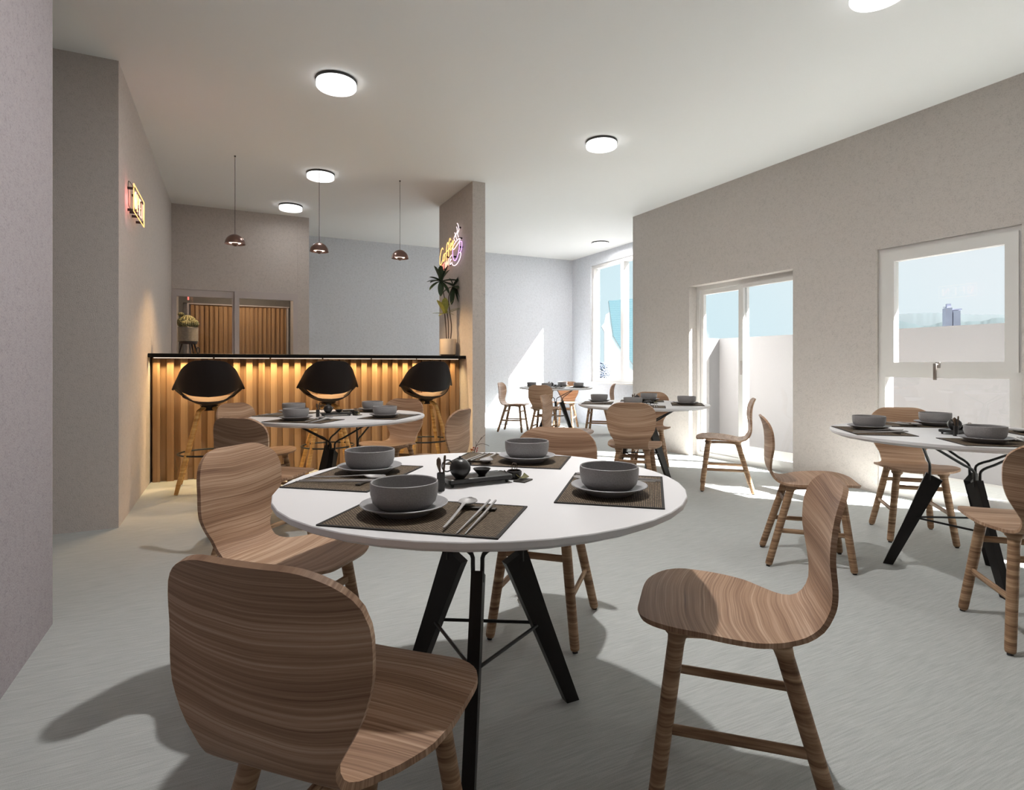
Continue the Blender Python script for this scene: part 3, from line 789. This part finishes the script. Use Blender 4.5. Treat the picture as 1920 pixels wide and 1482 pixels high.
# ------------------------------------------------------------------ bar stools
def make_stool():
    t = empty('bar_stool'); t['category'] = 'bar stool'
    # tub shell as seen from behind; local -Y is the back
    def rim(phi):   # phi 0 = back centre, +-90 = wings ; returns plan radius vec
        return Vector((.245*math.sin(phi), -.215*math.cos(phi), 0))
    # backrest
    P = []; NI = 36
    mx = R(88)
    zt = [(0, 1.095), (.3, 1.086), (.6, 1.030), (.8, .970), (.92, .915), (1, .862)]
    zb = [(0, .786), (.3, .797), (.6, .828), (.8, .850), (.87, .850), (1, .838)]
    for i in range(NI+1):
        q = -1+2*i/NI; ph = mx*q; aq = abs(q)
        top = lerp_tab(zt, aq); bot = lerp_tab(zb, aq)
        row = []
        for j in range(13):
            v = j/12; z = bot+(top-bot)*v
            sc = 1.0+.06*math.sin(PI*v)-.02*v; lean = -.045*((z-.80)/.28) if z > .8 else 0
            fl = 1.0+.10*max(0, (aq-.78)/.22)**1.5*(1-v*.3)
            p = rim(ph)*sc*fl; row.append(Vector((p.x, p.y+lean*math.cos(ph), z)))
        P.append(row)
    m = MB(); m.grid(P, .009); m.obj('backrest', M['stool'], t, 50)
    # seat bowl, connecting to the wings
    P = []
    for i in range(41):
        ph = R(180)*(-1+2*i/40)    # all round
        row = []
        aq = abs(ph)/PI
        zr = lerp_tab([(0, .738), (.12, .744), (.22, .772), (.29, .810), (.345, .838), (.395, .852), (.48, .854), (.56, .828), (.72, .770), (1, .736)], aq)
        rx = .250 if aq < .6 else .250
        p = Vector((math.sin(ph)*lerp_tab([(0, .245), (.40, .248), (.49, .268), (.60, .238), (1, .215)], aq), -math.cos(ph)*(.215 if aq < .5 else .205), 0))
        for j in range(11):
            v = j/10
            z = .706+(zr-.706)*(v**2.0)
            row.append(Vector((p.x*(.02+.98*v), p.y*(.02+.98*v), z)))
        P.append(row)
    m = MB(); m.grid(P, .009); m.obj('seat', M['stool'], t, 50)
    m = MB(); P = []
    for i in range(33):
        ph = 2*PI*i/32; row = []
        for j in range(8):
            v = j/7; z = .720+(.014+.050*abs(math.sin(ph))**2)*v**2+.030*max(0, -math.cos(ph))*v
            row.append(Vector((math.sin(ph)*.205*(.02+.98*v), -math.cos(ph)*.172*(.02+.98*v), z+.012*(1-v**6))))
        P.append(row)
    m.grid(P, .004); m.obj('seat_pad', M['leather'], t, 60)
    m = MB(); m.lathe([(0, .662), (.045, .662), (.050, .670), (.050, .690), (.075, .706), (0, .706)], 24); m.obj('swivel_hub', M['stool'], t)
    for a in (45, 135, 225, 315):
        c, s = math.cos(R(a)), math.sin(R(a))
        pts = bez([(.040*c, .040*s, .682), (.070*c, .070*s, .680), (.102*c, .102*s, .655), (.128*c, .128*s, .605), (.325*c, .325*s, .010)], 6)
        pts[-1] = Vector((.328*c, .328*s, 0))
        rr = [.015+.003*min(1, i/12) for i in range(len(pts))]; rr[-1] = .0145
        m = MB(); m.tube(pts, rr, 12); m.obj('leg', M['stool_leg'], t, 60)
    m = MB(); m.tube([(.236*math.cos(2*PI*k/48), .236*math.sin(2*PI*k/48), .300) for k in range(48)], .0078, 8, closed=True); m.obj('foot_ring', M['black_metal'], t, 60)
    return t
stool = make_stool()
for x, s in ((-.172, 'black tub bar stool at the left end of the bar'), (.812, 'black tub bar stool at the middle of the bar, behind the laid table'), (1.765, 'black tub bar stool at the right end of the bar near the pier')):
    place(stool, (x, 5.58, 0), 0, s, 'black bar stools')

# ------------------------------------------------------------------ pendants
def make_pendant():
    t = empty('pendant_lamp'); t['category'] = 'pendant lamp'
    m = MB(); m.tube([(0, 0, CZ-.0), (0, 0, 2.285)], .0022, 8); m.obj('cord', M['cord'], t)
    m = MB(); m.lathe([(.0, CZ-.0), (.008, CZ), (.008, CZ-.010), (0, CZ-.012)], 12); m.obj('ceiling_cap', M['cord'], t)
    pr = [(0, 2.283), (.010, 2.282), (.032, 2.275)]+[(.088*math.sin(R(a)), 2.195+.084*math.cos(R(a))) for a in (32, 45, 58, 70, 80, 88)]+[(.091, 2.190), (.088, 2.189)]+[(.085*math.sin(R(a)), 2.193+.081*math.cos(R(a))) for a in (85, 70, 50, 30, 10)]+[(0, 2.274)]
    m = MB(); m.lathe(pr, 40); m.obj('lamp_shade', M['bronze'], t, 60)
    m = MB(); m.lathe([(0, 2.168)]+[(.030*math.sin(R(a)), 2.198-.030*math.cos(R(a))) for a in (15, 35, 55, 75, 90)]+[(0, 2.199)], 28); m.obj('lower_bowl', M['bronze'], t, 60)
    m = MB(); m.lathe([(0, 2.199), (.050, 2.199), (.052, 2.203), (.045, 2.210), (0, 2.214)], 20); m.obj('bulb', M['bulb'], t, 60)
    light('pendant_glow', 'SPOT', (0, 0, 2.166), PENDANT_W, (1.0, .66, .34), t, spot_size=R(122), spot_blend=.75, shadow_soft_size=.02)
    return t
pend = make_pendant()
for x, y, s in ((.030, 5.97, 'smoked bronze dome pendant above the left end of the bar'), (.790, 6.0, 'smoked bronze dome pendant above the middle of the bar'), (1.612, 6.0, 'smoked bronze dome pendant above the bar closest to the pier')):
    place(pend, (x, y, 0), 0, s, 'bronze pendants over the bar')

# ------------------------------------------------------------------ plants on the counter
CT = 1.156
c = tag(empty('potted_cactus', (-.362, 6.10, CT)), 'round clustered cactus in a concrete pot on a dark three-legged stand, on the bar', 'potted plant')
m = MB(); m.lathe([(0, .113), (.078, .113), (.083, .118), (.084, .246), (.080, .250), (.075, .246), (.075, .232), (0, .230)], 40); m.obj('pot', M['concrete'], c)
m = MB(); m.lathe([(0, .2305), (.074, .2305), (.05, .236), (0, .238)], 20); m.obj('soil', M['soil'], c)
def ribbed(name, cx, cy, cz, r, h, par):
    m = MB(); rings = []; n = 64
    for i in range(15):
        th = PI*i/14; rr = math.sin(th)*r; z = cz-h*math.cos(th)
        rings.append([(cx+max(rr, .0008)*(1+.10*math.cos(16*2*PI*k/n))*math.cos(2*PI*k/n), cy+max(rr, .0008)*(1+.10*math.cos(16*2*PI*k/n))*math.sin(2*PI*k/n), z) for k in range(n)])
    m.loft(rings)
    o = m.obj(name, M['cactus'], par, 80); return o
def cactus_mat():
    m, n, b, o = newmat('spiny_cactus'); b.inputs['Roughness'].default_value = .7
    t = n.nodes.new('ShaderNodeTexCoord'); v = n.nodes.new('ShaderNodeTexVoronoi'); v.inputs['Scale'].default_value = 140
    n.links.new(t.outputs['Object'], v.inputs['Vector'])
    r = ramp_node(n, [(.08, (.50, .38, .18)), (.3, (.15, .14, .055)), (.7, (.035, .045, .02))]); n.links.new(v.outputs['Distance'], r.inputs[0]); n.links.new(r.outputs[0], b.inputs['Base Color'])
    bp = n.nodes.new('ShaderNodeBump'); bp.inputs['Strength'].default_value = .8; bp.inputs['Distance'].default_value = .004; bp.invert = True
    n.links.new(v.outputs['Distance'], bp.inputs['Height']); n.links.new(bp.outputs[0], b.inputs['Normal']); return m
M['cactus'] = cactus_mat()
for (x, y, z, r, h) in ((-.008, .015, .305, .066, .058), (-.052, .0, .292, .034, .050), (-.056, .0, .366, .025, .021), (-.012, -.052, .276, .040, .037), (.050, -.034, .280, .038, .040)):
    ribbed('cactus_globe', x, y, z, r, h, c)
m = MB(); m.lathe([(0, .094), (.072, .094), (.074, .098), (.074, .110), (.070, .113), (0, .113)], 32); m.obj('stand_top', M['darkstand'], c)
for a in (160, 20, 290, 60):
    ca, sa = math.cos(R(a)), math.sin(R(a)); m = MB(); m.tube([(.055*ca, .055*sa, .096), (.082*ca, .082*sa, 0)], [.0085, .005], 10); m.obj('leg', M['darkstand'], c, 60)
m = MB(); m.tube([(.0105*math.cos(2*PI*k/28), 0, .030+.028*math.sin(2*PI*k/28)) for k in range(28)], .0042, 8, closed=True)
ro = m.obj('bottle_opener_ring', M['black_metal'], None, 60); ro.name = 'ring_ornament'; ro.location = (-.278, 6.05, CT+.0045); tag(ro, 'small dark upright ring beside the cactus stand on the bar', 'ornament')

pl = tag(empty('potted_plant', (2.195, 6.12, CT)), 'tall dark-leaved plant in a cream pot at the right end of the bar', 'potted plant')
m = MB(); m.lathe([(0, .012), (.080, .012), (.088, .018), (.093, .188), (.092, .192), (.087, .190), (.085, .172), (0, .170)], 40); m.obj('pot', M['cream'], pl)
m = MB(); m.lathe([(0, 0), (.078, 0), (.080, .012), (0, .012)], 32); m.obj('saucer', M['bark'], pl)
m = MB(); m.lathe([(0, .171), (.084, .171), (.05, .176), (0, .178)], 20); m.obj('soil', M['soil'], pl)
def leaf(m, base, direc, length, width, droop=.25, n=9):
    base = Vector(base); d = Vector(direc).normalized(); side = d.cross(Vector((0, 0, 1)));
    side = side.normalized() if side.length > .05 else Vector((1, 0, 0)); up = side.cross(d).normalized()
    P = []
    for i in range(n):
        u = i/(n-1); w = width*1.45*(math.sin(PI*min(1, u**1.15*.95+.05))**.55)*.44+.0008
        p = base+d*length*u-Vector((0, 0, 1))*droop*length*u*u
        P.append([p-side*w+up*w*.35, p, p+side*w+up*w*.35])
    m.grid(P, .0012)
def rosette(par, cen, dirs, mat, name='leaf'):
    for (dx, dy, dz, L, w, dr) in dirs:
        m = MB(); leaf(m, cen, (dx, dy, dz), L, w, dr); m.obj(name, mat, par, 60)
h1 = Vector((-.045, -.02, .81)); h2 = Vector((.085, -.03, .79)); h3 = Vector((.000, -.045, .455))
h1 = Vector((-.085, -.01, .835)); h2 = Vector((.075, .03, .790)); h3 = Vector((-.050, -.03, .475))
m = MB(); m.tube(bez([(.005, 0, .17), (.0, -.005, .40), (-.03, -.01, .58), (-.06, -.01, .72), h1], 6), [.0055]*24+[.004], 8); m.obj('stem', M['bark'], pl, 60)
m = MB(); m.tube(bez([(.028, .0, .17), (.042, .0, .33), (.02, .005, .52), (.012, .01, .66), (.045, .02, .75), h2], 6), [.0055]*30+[.004], 8); m.obj('stem', M['bark'], pl, 60)
m = MB(); m.tube(bez([(-.018, -.005, .17), (-.03, -.015, .32), h3], 6), [.0055]*12+[.004], 8); m.obj('stem', M['bark'], pl, 60)
rosette(pl, h1, [(-.5, -.1, 1, .20, .05, .05), (-.1, -.2, 1, .18, .055, .0), (.35, -.2, .9, .21, .055, .05), (.55, .1, .8, .20, .05, .1), (-1, -.2, .35, .16, .045, .1), (-1, 0, .1, .17, .05, .2), (-.8, -.4, -.3, .19, .05, .3), (-.2, -.5, -.9, .17, .052, .2),
      (.3, -.5, -.6, .16, .05, .2), (.9, -.1, .2, .22, .055, .15), (1, -.3, -.2, .18, .05, .3), (.1, .6, .4, .15, .05, .3), (-.5, .6, .2, .15, .05, .3)], M['leaf'])
rosette(pl, h2, [(.5, -.2, .9, .17, .055, .05), (.3, -.3, .5, .14, .05, .1), (.4, -.6, 0, .13, .05, .3), (.2, -.3, -.8, .19, .045, .1), (-.2, -.3, -.9, .21, .045, .1), (-.7, -.3, .3, .16, .05, .2), (-.8, -.2, -.3, .14, .05, .2), (0, -.8, .1, .15, .05, .4), (.3, -.5, -.6, .17, .045, .2), (-.3, .2, .8, .13, .05, .1)], M['leaf'])
rosette(pl, h3, [(-.55, -.2, .8, .19, .058, .05), (-.1, -.4, .9, .19, .062, .0), (.15, .0, 1, .15, .04, .0)], M['leaf2'])
rosette(pl, h3, [(.8, -.2, .5, .20, .014, .2), (.5, -.1, .9, .20, .012, .1), (-.9, -.2, .05, .16, .014, .1), (-.7, -.5, -.1, .12, .014, .2), (.6, -.6, .1, .12, .014, .3), (.9, -.2, .3, .19, .012, .0)], M['leaf2'])

# berry branch in a dark floor vase beside the pier
b = tag(empty('berry_branch_vase', (2.16, 5.30, 0)), 'dry berry twigs in a small dark floor vase by the pier', 'vase with twigs')
m = MB(); m.lathe([(0, 0), (.05, 0), (.06, .02), (.065, .07), (.05, .12), (.03, .14), (.032, .15), (.026, .15), (.026, .13), (0, .02)], 28); m.obj('vase', M['iron'], b)
tw = [[(0, 0, .12), (.02, -.01, .20), (.05, -.01, .27), (.11, -.02, .34), (.13, -.02, .352)], [(.0, 0, .12), (.03, 0, .23), (.09, 0, .262), (.15, 0, .25), (.18, 0, .235)], [(.035, -.01, .24), (.028, -.02, .29)], [(.06, -.01, .28), (.10, 0, .33)], [(0, 0, .12), (-.01, -.02, .22)], [(0, 0, .12), (-.02, 0, .20)]]
for p in tw:
    m = MB(); m.tube(bez(p, 5), .0022, 6); m.obj('twig', M['bark'], b, 60)
M['berry'] = plain('red_berry', (.35, .03, .03), .35); M['rust'] = plain('rust_leaf', (.40, .11, .02), .6, var=.4)
for (x, y, z) in ((.04, -.02, .205), (.045, -.02, .225), (.02, -.03, .22), (-.005, -.03, .235), (.035, -.02, .19)):
    m = MB(); m.lathe([(0, z-.007)]+[(.007*math.sin(R(a)), z-.007*math.cos(R(a))) for a in (45, 90, 135)]+[(0, z+.007)], 10, (x, y)); m.obj('berry', M['berry'], b, 80)
for (x, z, dx) in ((-.02, .20, -.3), (-.01, .215, .4), (0, .20, -.6)):
    m = MB(); leaf(m, (x, -.03, z), (dx, -.2, .6), .04, .02, .2); m.obj('leaf', M['rust'], b, 60)

# ------------------------------------------------------------------ neon signs
def neon(par, name, mat, strokes, rad, mapf, off=.0):
    for st in strokes:
        m = MB(); pts = [mapf(*p) for p in (bez([(a, b, 0) for a, b in st], 5) if len(st) > 2 else [Vector((a, b, 0)) for a, b in st]) for p in [(p.x, p.y)]]
        m.tube(pts, rad, 8); m.obj(name, mat, par, 60)
# OPEN: wall plane X=-.655, reads along +Y ; 0..1 x 0..1
on = tag(empty('open_neon_sign', (-.655, 4.73, 2.125)), 'glowing OPEN neon sign in a rectangular frame on the left wall', 'neon sign')
def mo(a, b_): return Vector((.045, a*.52, b_*.19))
m = MB(); m.tube([mo(0, 0), mo(0, 1), mo(1, 1), mo(1, 0)], .0032, 8, closed=True); m.obj('neon_frame', M['neon_y'], on, 60)
def line(name, mat, pts, rad=.0030):
    m = MB(); m.tube([mo(*p) for p in pts], rad, 8); m.obj(name, mat, on, 60)
def loop(name, mat, pts, rad=.0030):
    m = MB(); m.tube([mo(*p) for p in pts], rad, 8, closed=True); m.obj(name, mat, on, 60)
def oval(x0, x1, y0, y1, n=16): return [((x0+x1)/2+(x1-x0)/2*math.cos(2*PI*k/n), (y0+y1)/2+(y1-y0)/2*math.sin(2*PI*k/n)) for k in range(n)]
loop('letter_o', M['neon_s'], oval(.09, .25, .18, .82))
loop('letter_o', M['neon_y'], oval(.125, .215, .28, .72))
line('letter_p', M['neon_y'], [(.31, .18), (.31, .82), (.40, .82), (.45, .76), (.46, .66), (.45, .56), (.40, .50), (.31, .50)])
line('letter_p', M['neon_s'], [(.335, .18), (.335, .78)])
line('letter_e', M['neon_s'], [(.66, .82), (.53, .82), (.53, .18), (.66, .18)]); line('letter_e', M['neon_s'], [(.53, .5), (.63, .5)])
line('letter_e', M['neon_y'], [(.555, .76), (.555, .24)])
line('letter_n', M['neon_s'], [(.73, .18), (.73, .82), (.88, .18), (.88, .82)]); line('letter_n', M['neon_y'], [(.905, .22), (.905, .80)])
for (a, b_) in ((.12, .9), (.12, .1), (.5, .1), (.5, .9), (.88, .9), (.88, .1), (.30, .12), (.69, .5)): p = mo(a, b_); m = MB(); m.box(0, .045, p.y-.008, p.y+.008, p.z-.008, p.z+.008); m.obj('mounting_block', M['black_metal'], on, 0)
m = MB(); m.tube(bez([mo(0, .85), (.03, -.03, .185), (.02, -.05, .185), (.02, -.055, .10), (.02, -.045, .03), (.03, -.02, .008), mo(.02, .02)], 5), .002, 6); m.obj('cable', M['black_metal'], on, 60)
light('open_neon_glow', 'POINT', (.07, .05, .08), .55, (1, .22, .25), on, shadow_soft_size=0.0)
# Coffee TIME : pier face X=2.31, seen facing -X ; reads from larger Y (left in view) to smaller Y
cn = tag(empty('coffee_neon_sign', (2.31, 6.66, 2.18)), 'glowing Coffee TIME neon sign with a steaming cup on the pier face', 'neon sign')
def mc(a, b_): return Vector((-.035, -a*.72, b_*.37))
def cs(name, mat, pts, rad=.0045, smooth=True):
    q = [(a, b_, 0) for a, b_ in pts]; q = bez(q, 5) if smooth and len(q) > 2 else [Vector(p) for p in q]
    m = MB(); m.tube([mc(p.x, p.y) for p in q], rad, 8); m.obj(name, mat, cn, 60)
cs('letter_c', M['neon_y'], [(.20, .70), (.17, .76), (.11, .70), (.05, .50), (.04, .30), (.09, .22), (.16, .33), (.20, .38)])
cs('letter_o', M['neon_y'], [(.24, .52), (.20, .44), (.20, .34), (.24, .31), (.28, .38), (.28, .48), (.24, .52), (.30, .54)])
cs('letter_f', M['neon_y'], [(.46, .76), (.43, .84), (.39, .78), (.36, .55), (.36, .30)]); cs('letter_f', M['neon_y'], [(.30, .52), (.42, .58), (.54, .62)])
cs('letter_f', M['neon_y'], [(.57, .86), (.54, .93), (.50, .86), (.47, .62), (.47, .38)])
cs('letter_e', M['neon_y'], [(.53, .62), (.60, .70), (.60, .76), (.56, .74), (.54, .62), (.57, .54), (.62, .60)])
cs('letter_e', M['neon_y'], [(.63, .66), (.69, .74), (.69, .80), (.65, .78), (.63, .68), (.66, .58), (.72, .64)])
cs('letter_t', M['neon_r'], [(.16, .19), (.28, .24)]); cs('letter_t', M['neon_r'], [(.22, .21), (.23, -.02)])
cs('letter_i', M['neon_s'], [(.31, .25), (.32, .02)])
cs('letter_m', M['neon_s'], [(.37, .05), (.36, .28), (.41, .14), (.46, .32), (.47, .09)], smooth=False)
cs('letter_e', M['neon_w'], [(.62, .38), (.53, .33), (.54, .10), (.63, .14)], smooth=False); cs('letter_e', M['neon_w'], [(.535, .22), (.61, .26)])
cs('cup_outline', M['neon_p'], [(.66, .54), (.66, .40), (.69, .24), (.76, .16), (.84, .20), (.92, .36), (.97, .56), (.98, .70)])
cs('cup_rim', M['neon_w'], [(.66, .54), (.70, .64), (.80, .72), (.92, .76), (.99, .74), (.94, .66), (.82, .58), (.72, .52), (.66, .54)])
cs('cup_handle', M['neon_p'], [(1.0, .66), (1.06, .62), (1.06, .46), (1.0, .34), (.93, .34)])
cs('cup_saucer', M['neon_w'], [(.62, .16), (.66, .06), (.76, .01), (.88, .05), (.99, .17), (1.02, .30), (.98, .33)])
cs('steam_line', M['neon_w'], [(.76, .76), (.72, .86), (.78, .94), (.75, 1.02)]); cs('steam_line', M['neon_w'], [(.84, .78), (.80, .92), (.87, 1.02), (.84, 1.16)]); cs('steam_line', M['neon_w'], [(.92, .82), (.88, .94), (.94, 1.04), (.90, 1.20), (.86, 1.26)])
for (a, b_) in ((.10, .25), (.38, .40), (.24, .05), (.45, .12), (.70, .30), (.98, .5), (.9, 1.12), (.6, .66), (.95, .78)): p = mc(a, b_); m = MB(); m.box(-.035, 0, p.y-.008, p.y+.008, p.z-.008, p.z+.008); m.obj('mounting_block', M['black_metal'], cn, 0)

# ------------------------------------------------------------------ outside
sbox('floor_balcony', M['deck'], (5.0, 6.45, -4, 5.98, -.14, -.03))
pa = sbox('wall_parapet', M['parapet'], (6.2, 6.38, -4, 6.3, -.14, 1.43), (5.951, 6.2, 5.98, 6.11, -.14, 1.43), label='white balcony parapet outside')
g = MB(); g.box(-300, 1500, -800, 1500, -14.2, -14); go = g.obj('far_ground', M['ground'], None, 0); struct(go)
def at_view(u, dist):      # ground bearing helper: a point at a given distance on a bearing
    a = (u-960)/F_PX; yaw = math.atan(526/F_PX)
    d = Vector((math.sin(yaw)+a*math.cos(yaw), math.cos(yaw)-a*math.sin(yaw), 0)); return d*dist
def ridge(name, mat, label, dist, prof, thick, seed):
    rnd = random.Random(seed); m = MB(); rings = []
    n = 90
    for i in range(n+1):
        u = prof[0][0]+(prof[-1][0]-prof[0][0])*i/n
        h = lerp_tab(prof, u); h = EYE+(h-EYE)*(dist+thick*.5)/dist; h += (rnd.random()-.5)*.5
        p = at_view(u, dist); q = at_view(u, dist+thick*.5); r_ = at_view(u, dist+thick)
        rings.append([(p.x, p.y, -14), (p.x*.6+q.x*.4, p.y*.6+q.y*.4, -14+(h+14)*.62+rnd.random()*1.2), (q.x, q.y, h), (r_.x, r_.y, -14)])
    m.loft(rings, closed=True); o = m.obj(name, mat, None, 60); return tag(o, label, 'hill')
def hz(y, dist): return EYE+(685.5-y)*dist/F_PX
D1 = 260
ridge('hill', M['hill2'], 'pale far ridge behind the casement window view', 420, [(1560, -10), (1620, hz(640, 420)), (1690, hz(589, 420)), (1760, hz(587, 420)), (1840, hz(590, 420)), (1880, hz(590, 420)), (1960, hz(596, 420)), (2100, 10)], 120, 3)
ridge('hill', M['hill'], 'nearer blue-green wooded hill low in the casement window', D1, [(1560, -12), (1640, hz(640, D1)), (1684, hz(601, D1)), (1700, hz(604, D1)), (1735, hz(612, D1)), (1765, hz(604, D1)), (1800, hz(603, D1)), (1840, hz(602, D1)), (1870, hz(596, D1)), (1960, hz(600, D1)), (2100, 0)], 60, 5)
tw_ = tag(empty('tower_block', at_view(1782, 150)+Vector((0, 0, -14))), 'hazy lilac tower seen through the casement window above the parapet', 'building')
zt_ = hz(578, 150)+14
tw_.rotation_euler = (0, 0, -.9)
m = MB(); m.box(-1.4, .1, -1.5, 1.5, 0, zt_); m.box(.3, 1.8, -1.5, 1.5, 0, zt_-.8); m.obj('tower_body', M['lilac'], tw_, 0)
m = MB(); m.box(-.9, .0, -.7, .7, zt_, zt_+1.1); m.box(-1.6, .1, -.1, .1, zt_+.2, zt_+.35); m.box(.1, 2.2, -1.2, 1.2, zt_-.6, zt_-.3); m.obj('roof_structure', M['lilac'], tw_, 0)
# blue glass building in the alcove window
def wedge(name, mat, label, dist, poly, depth):
    c0 = at_view(poly[0][0], dist); t = empty(name, (0, 0, 0)); fwd = at_view(1108, 1.0).normalized()
    m = MB(); fr = []; bk = []
    for (u, y) in poly:
        p = at_view(u, dist); p.z = hz(y, dist); fr.append(p); bk.append(p+fwd*depth)
    vs = [m.bm.verts.new(p) for p in fr]; vb = [m.bm.verts.new(p) for p in bk]; n = len(vs)
    m.bm.faces.new(vs); m.bm.faces.new(list(reversed(vb)))
    for i in range(n): m.bm.faces.new((vs[i], vb[i], vb[(i+1) % n], vs[(i+1) % n]))
    return m
mt, n_, b_, o_ = newmat('blue_glass_facade'); b_.inputs['Roughness'].default_value = .35
t_ = n_.nodes.new('ShaderNodeTexCoord'); wv = n_.nodes.new('ShaderNodeTexWave'); wv.bands_direction = 'Z'; wv.inputs['Scale'].default_value = 1.1; wv.inputs['Distortion'].default_value = .3
n_.links.new(t_.outputs['Object'], wv.inputs['Vector']); r_ = ramp_node(n_, [(0, (.045, .098, .120)), (.8, (.06, .118, .140)), (1, (.10, .155, .172))]); n_.links.new(wv.outputs['Fac'], r_.inputs[0]); n_.links.new(r_.outputs[0], b_.inputs['Base Color'])
m = wedge('glass_building', mt, '', 90, [(1141, 564), (1240, 556), (1240, 760), (1200, 700), (1163, 652), (1150, 630), (1146, 600)], 2)
o = m.obj('glass_building', mt, None, 0); tag(o, 'slanting blue glass building seen through the alcove window', 'building')
m = wedge('x', None, '', 130, [(1133, 606), (1136, 590), (1143, 586), (1143, 606), (1147, 622), (1147, 830), (1133, 830), (1133, 622), (1128, 612)], 3)
o = m.obj('white_tower', M['town'], None, 0); tag(o, 'narrow white tower left of the blue glass building, outside the alcove', 'building')
m = wedge('x', None, '', 160, [(1100, 700), (1150, 690), (1150, 712), (1250, 705), (1250, 800), (1100, 800)], 4)
o = m.obj('low_building', M['town'], None, 0); tag(o, 'low pale buildings at the foot of the alcove window', 'building')
rnd = random.Random(11); tp = at_view(1125, 40); tt = tag(empty('frosted_tree', (tp.x, tp.y, -14)), 'small bluish tree at the lower left of the alcove window', 'tree')
m = MB(); m.tube([(0, 0, 0), (0, 0, 14.3)], [.25, .1], 8); m.obj('trunk', M['bark'], tt)
m = MB()
for k in range(420):
    a, b2, rr = rnd.random()*2*PI, rnd.random()*PI, rnd.random()**.4
    p = Vector((.85*rr*math.sin(b2)*math.cos(a), .85*rr*math.sin(b2)*math.sin(a), 14.45+.85*rr*math.cos(b2)))
    s = .07; n1 = Vector((rnd.random()-.5, rnd.random()-.5, rnd.random()-.5)).normalized(); n2 = n1.cross(Vector((0, 0, 1))).normalized(); n3 = n1.cross(n2)
    m.tube([p-n2*s, p, p+n2*s], [.005, .05, .005], 4)
m.obj('crown', M['frost'], tt, 0)
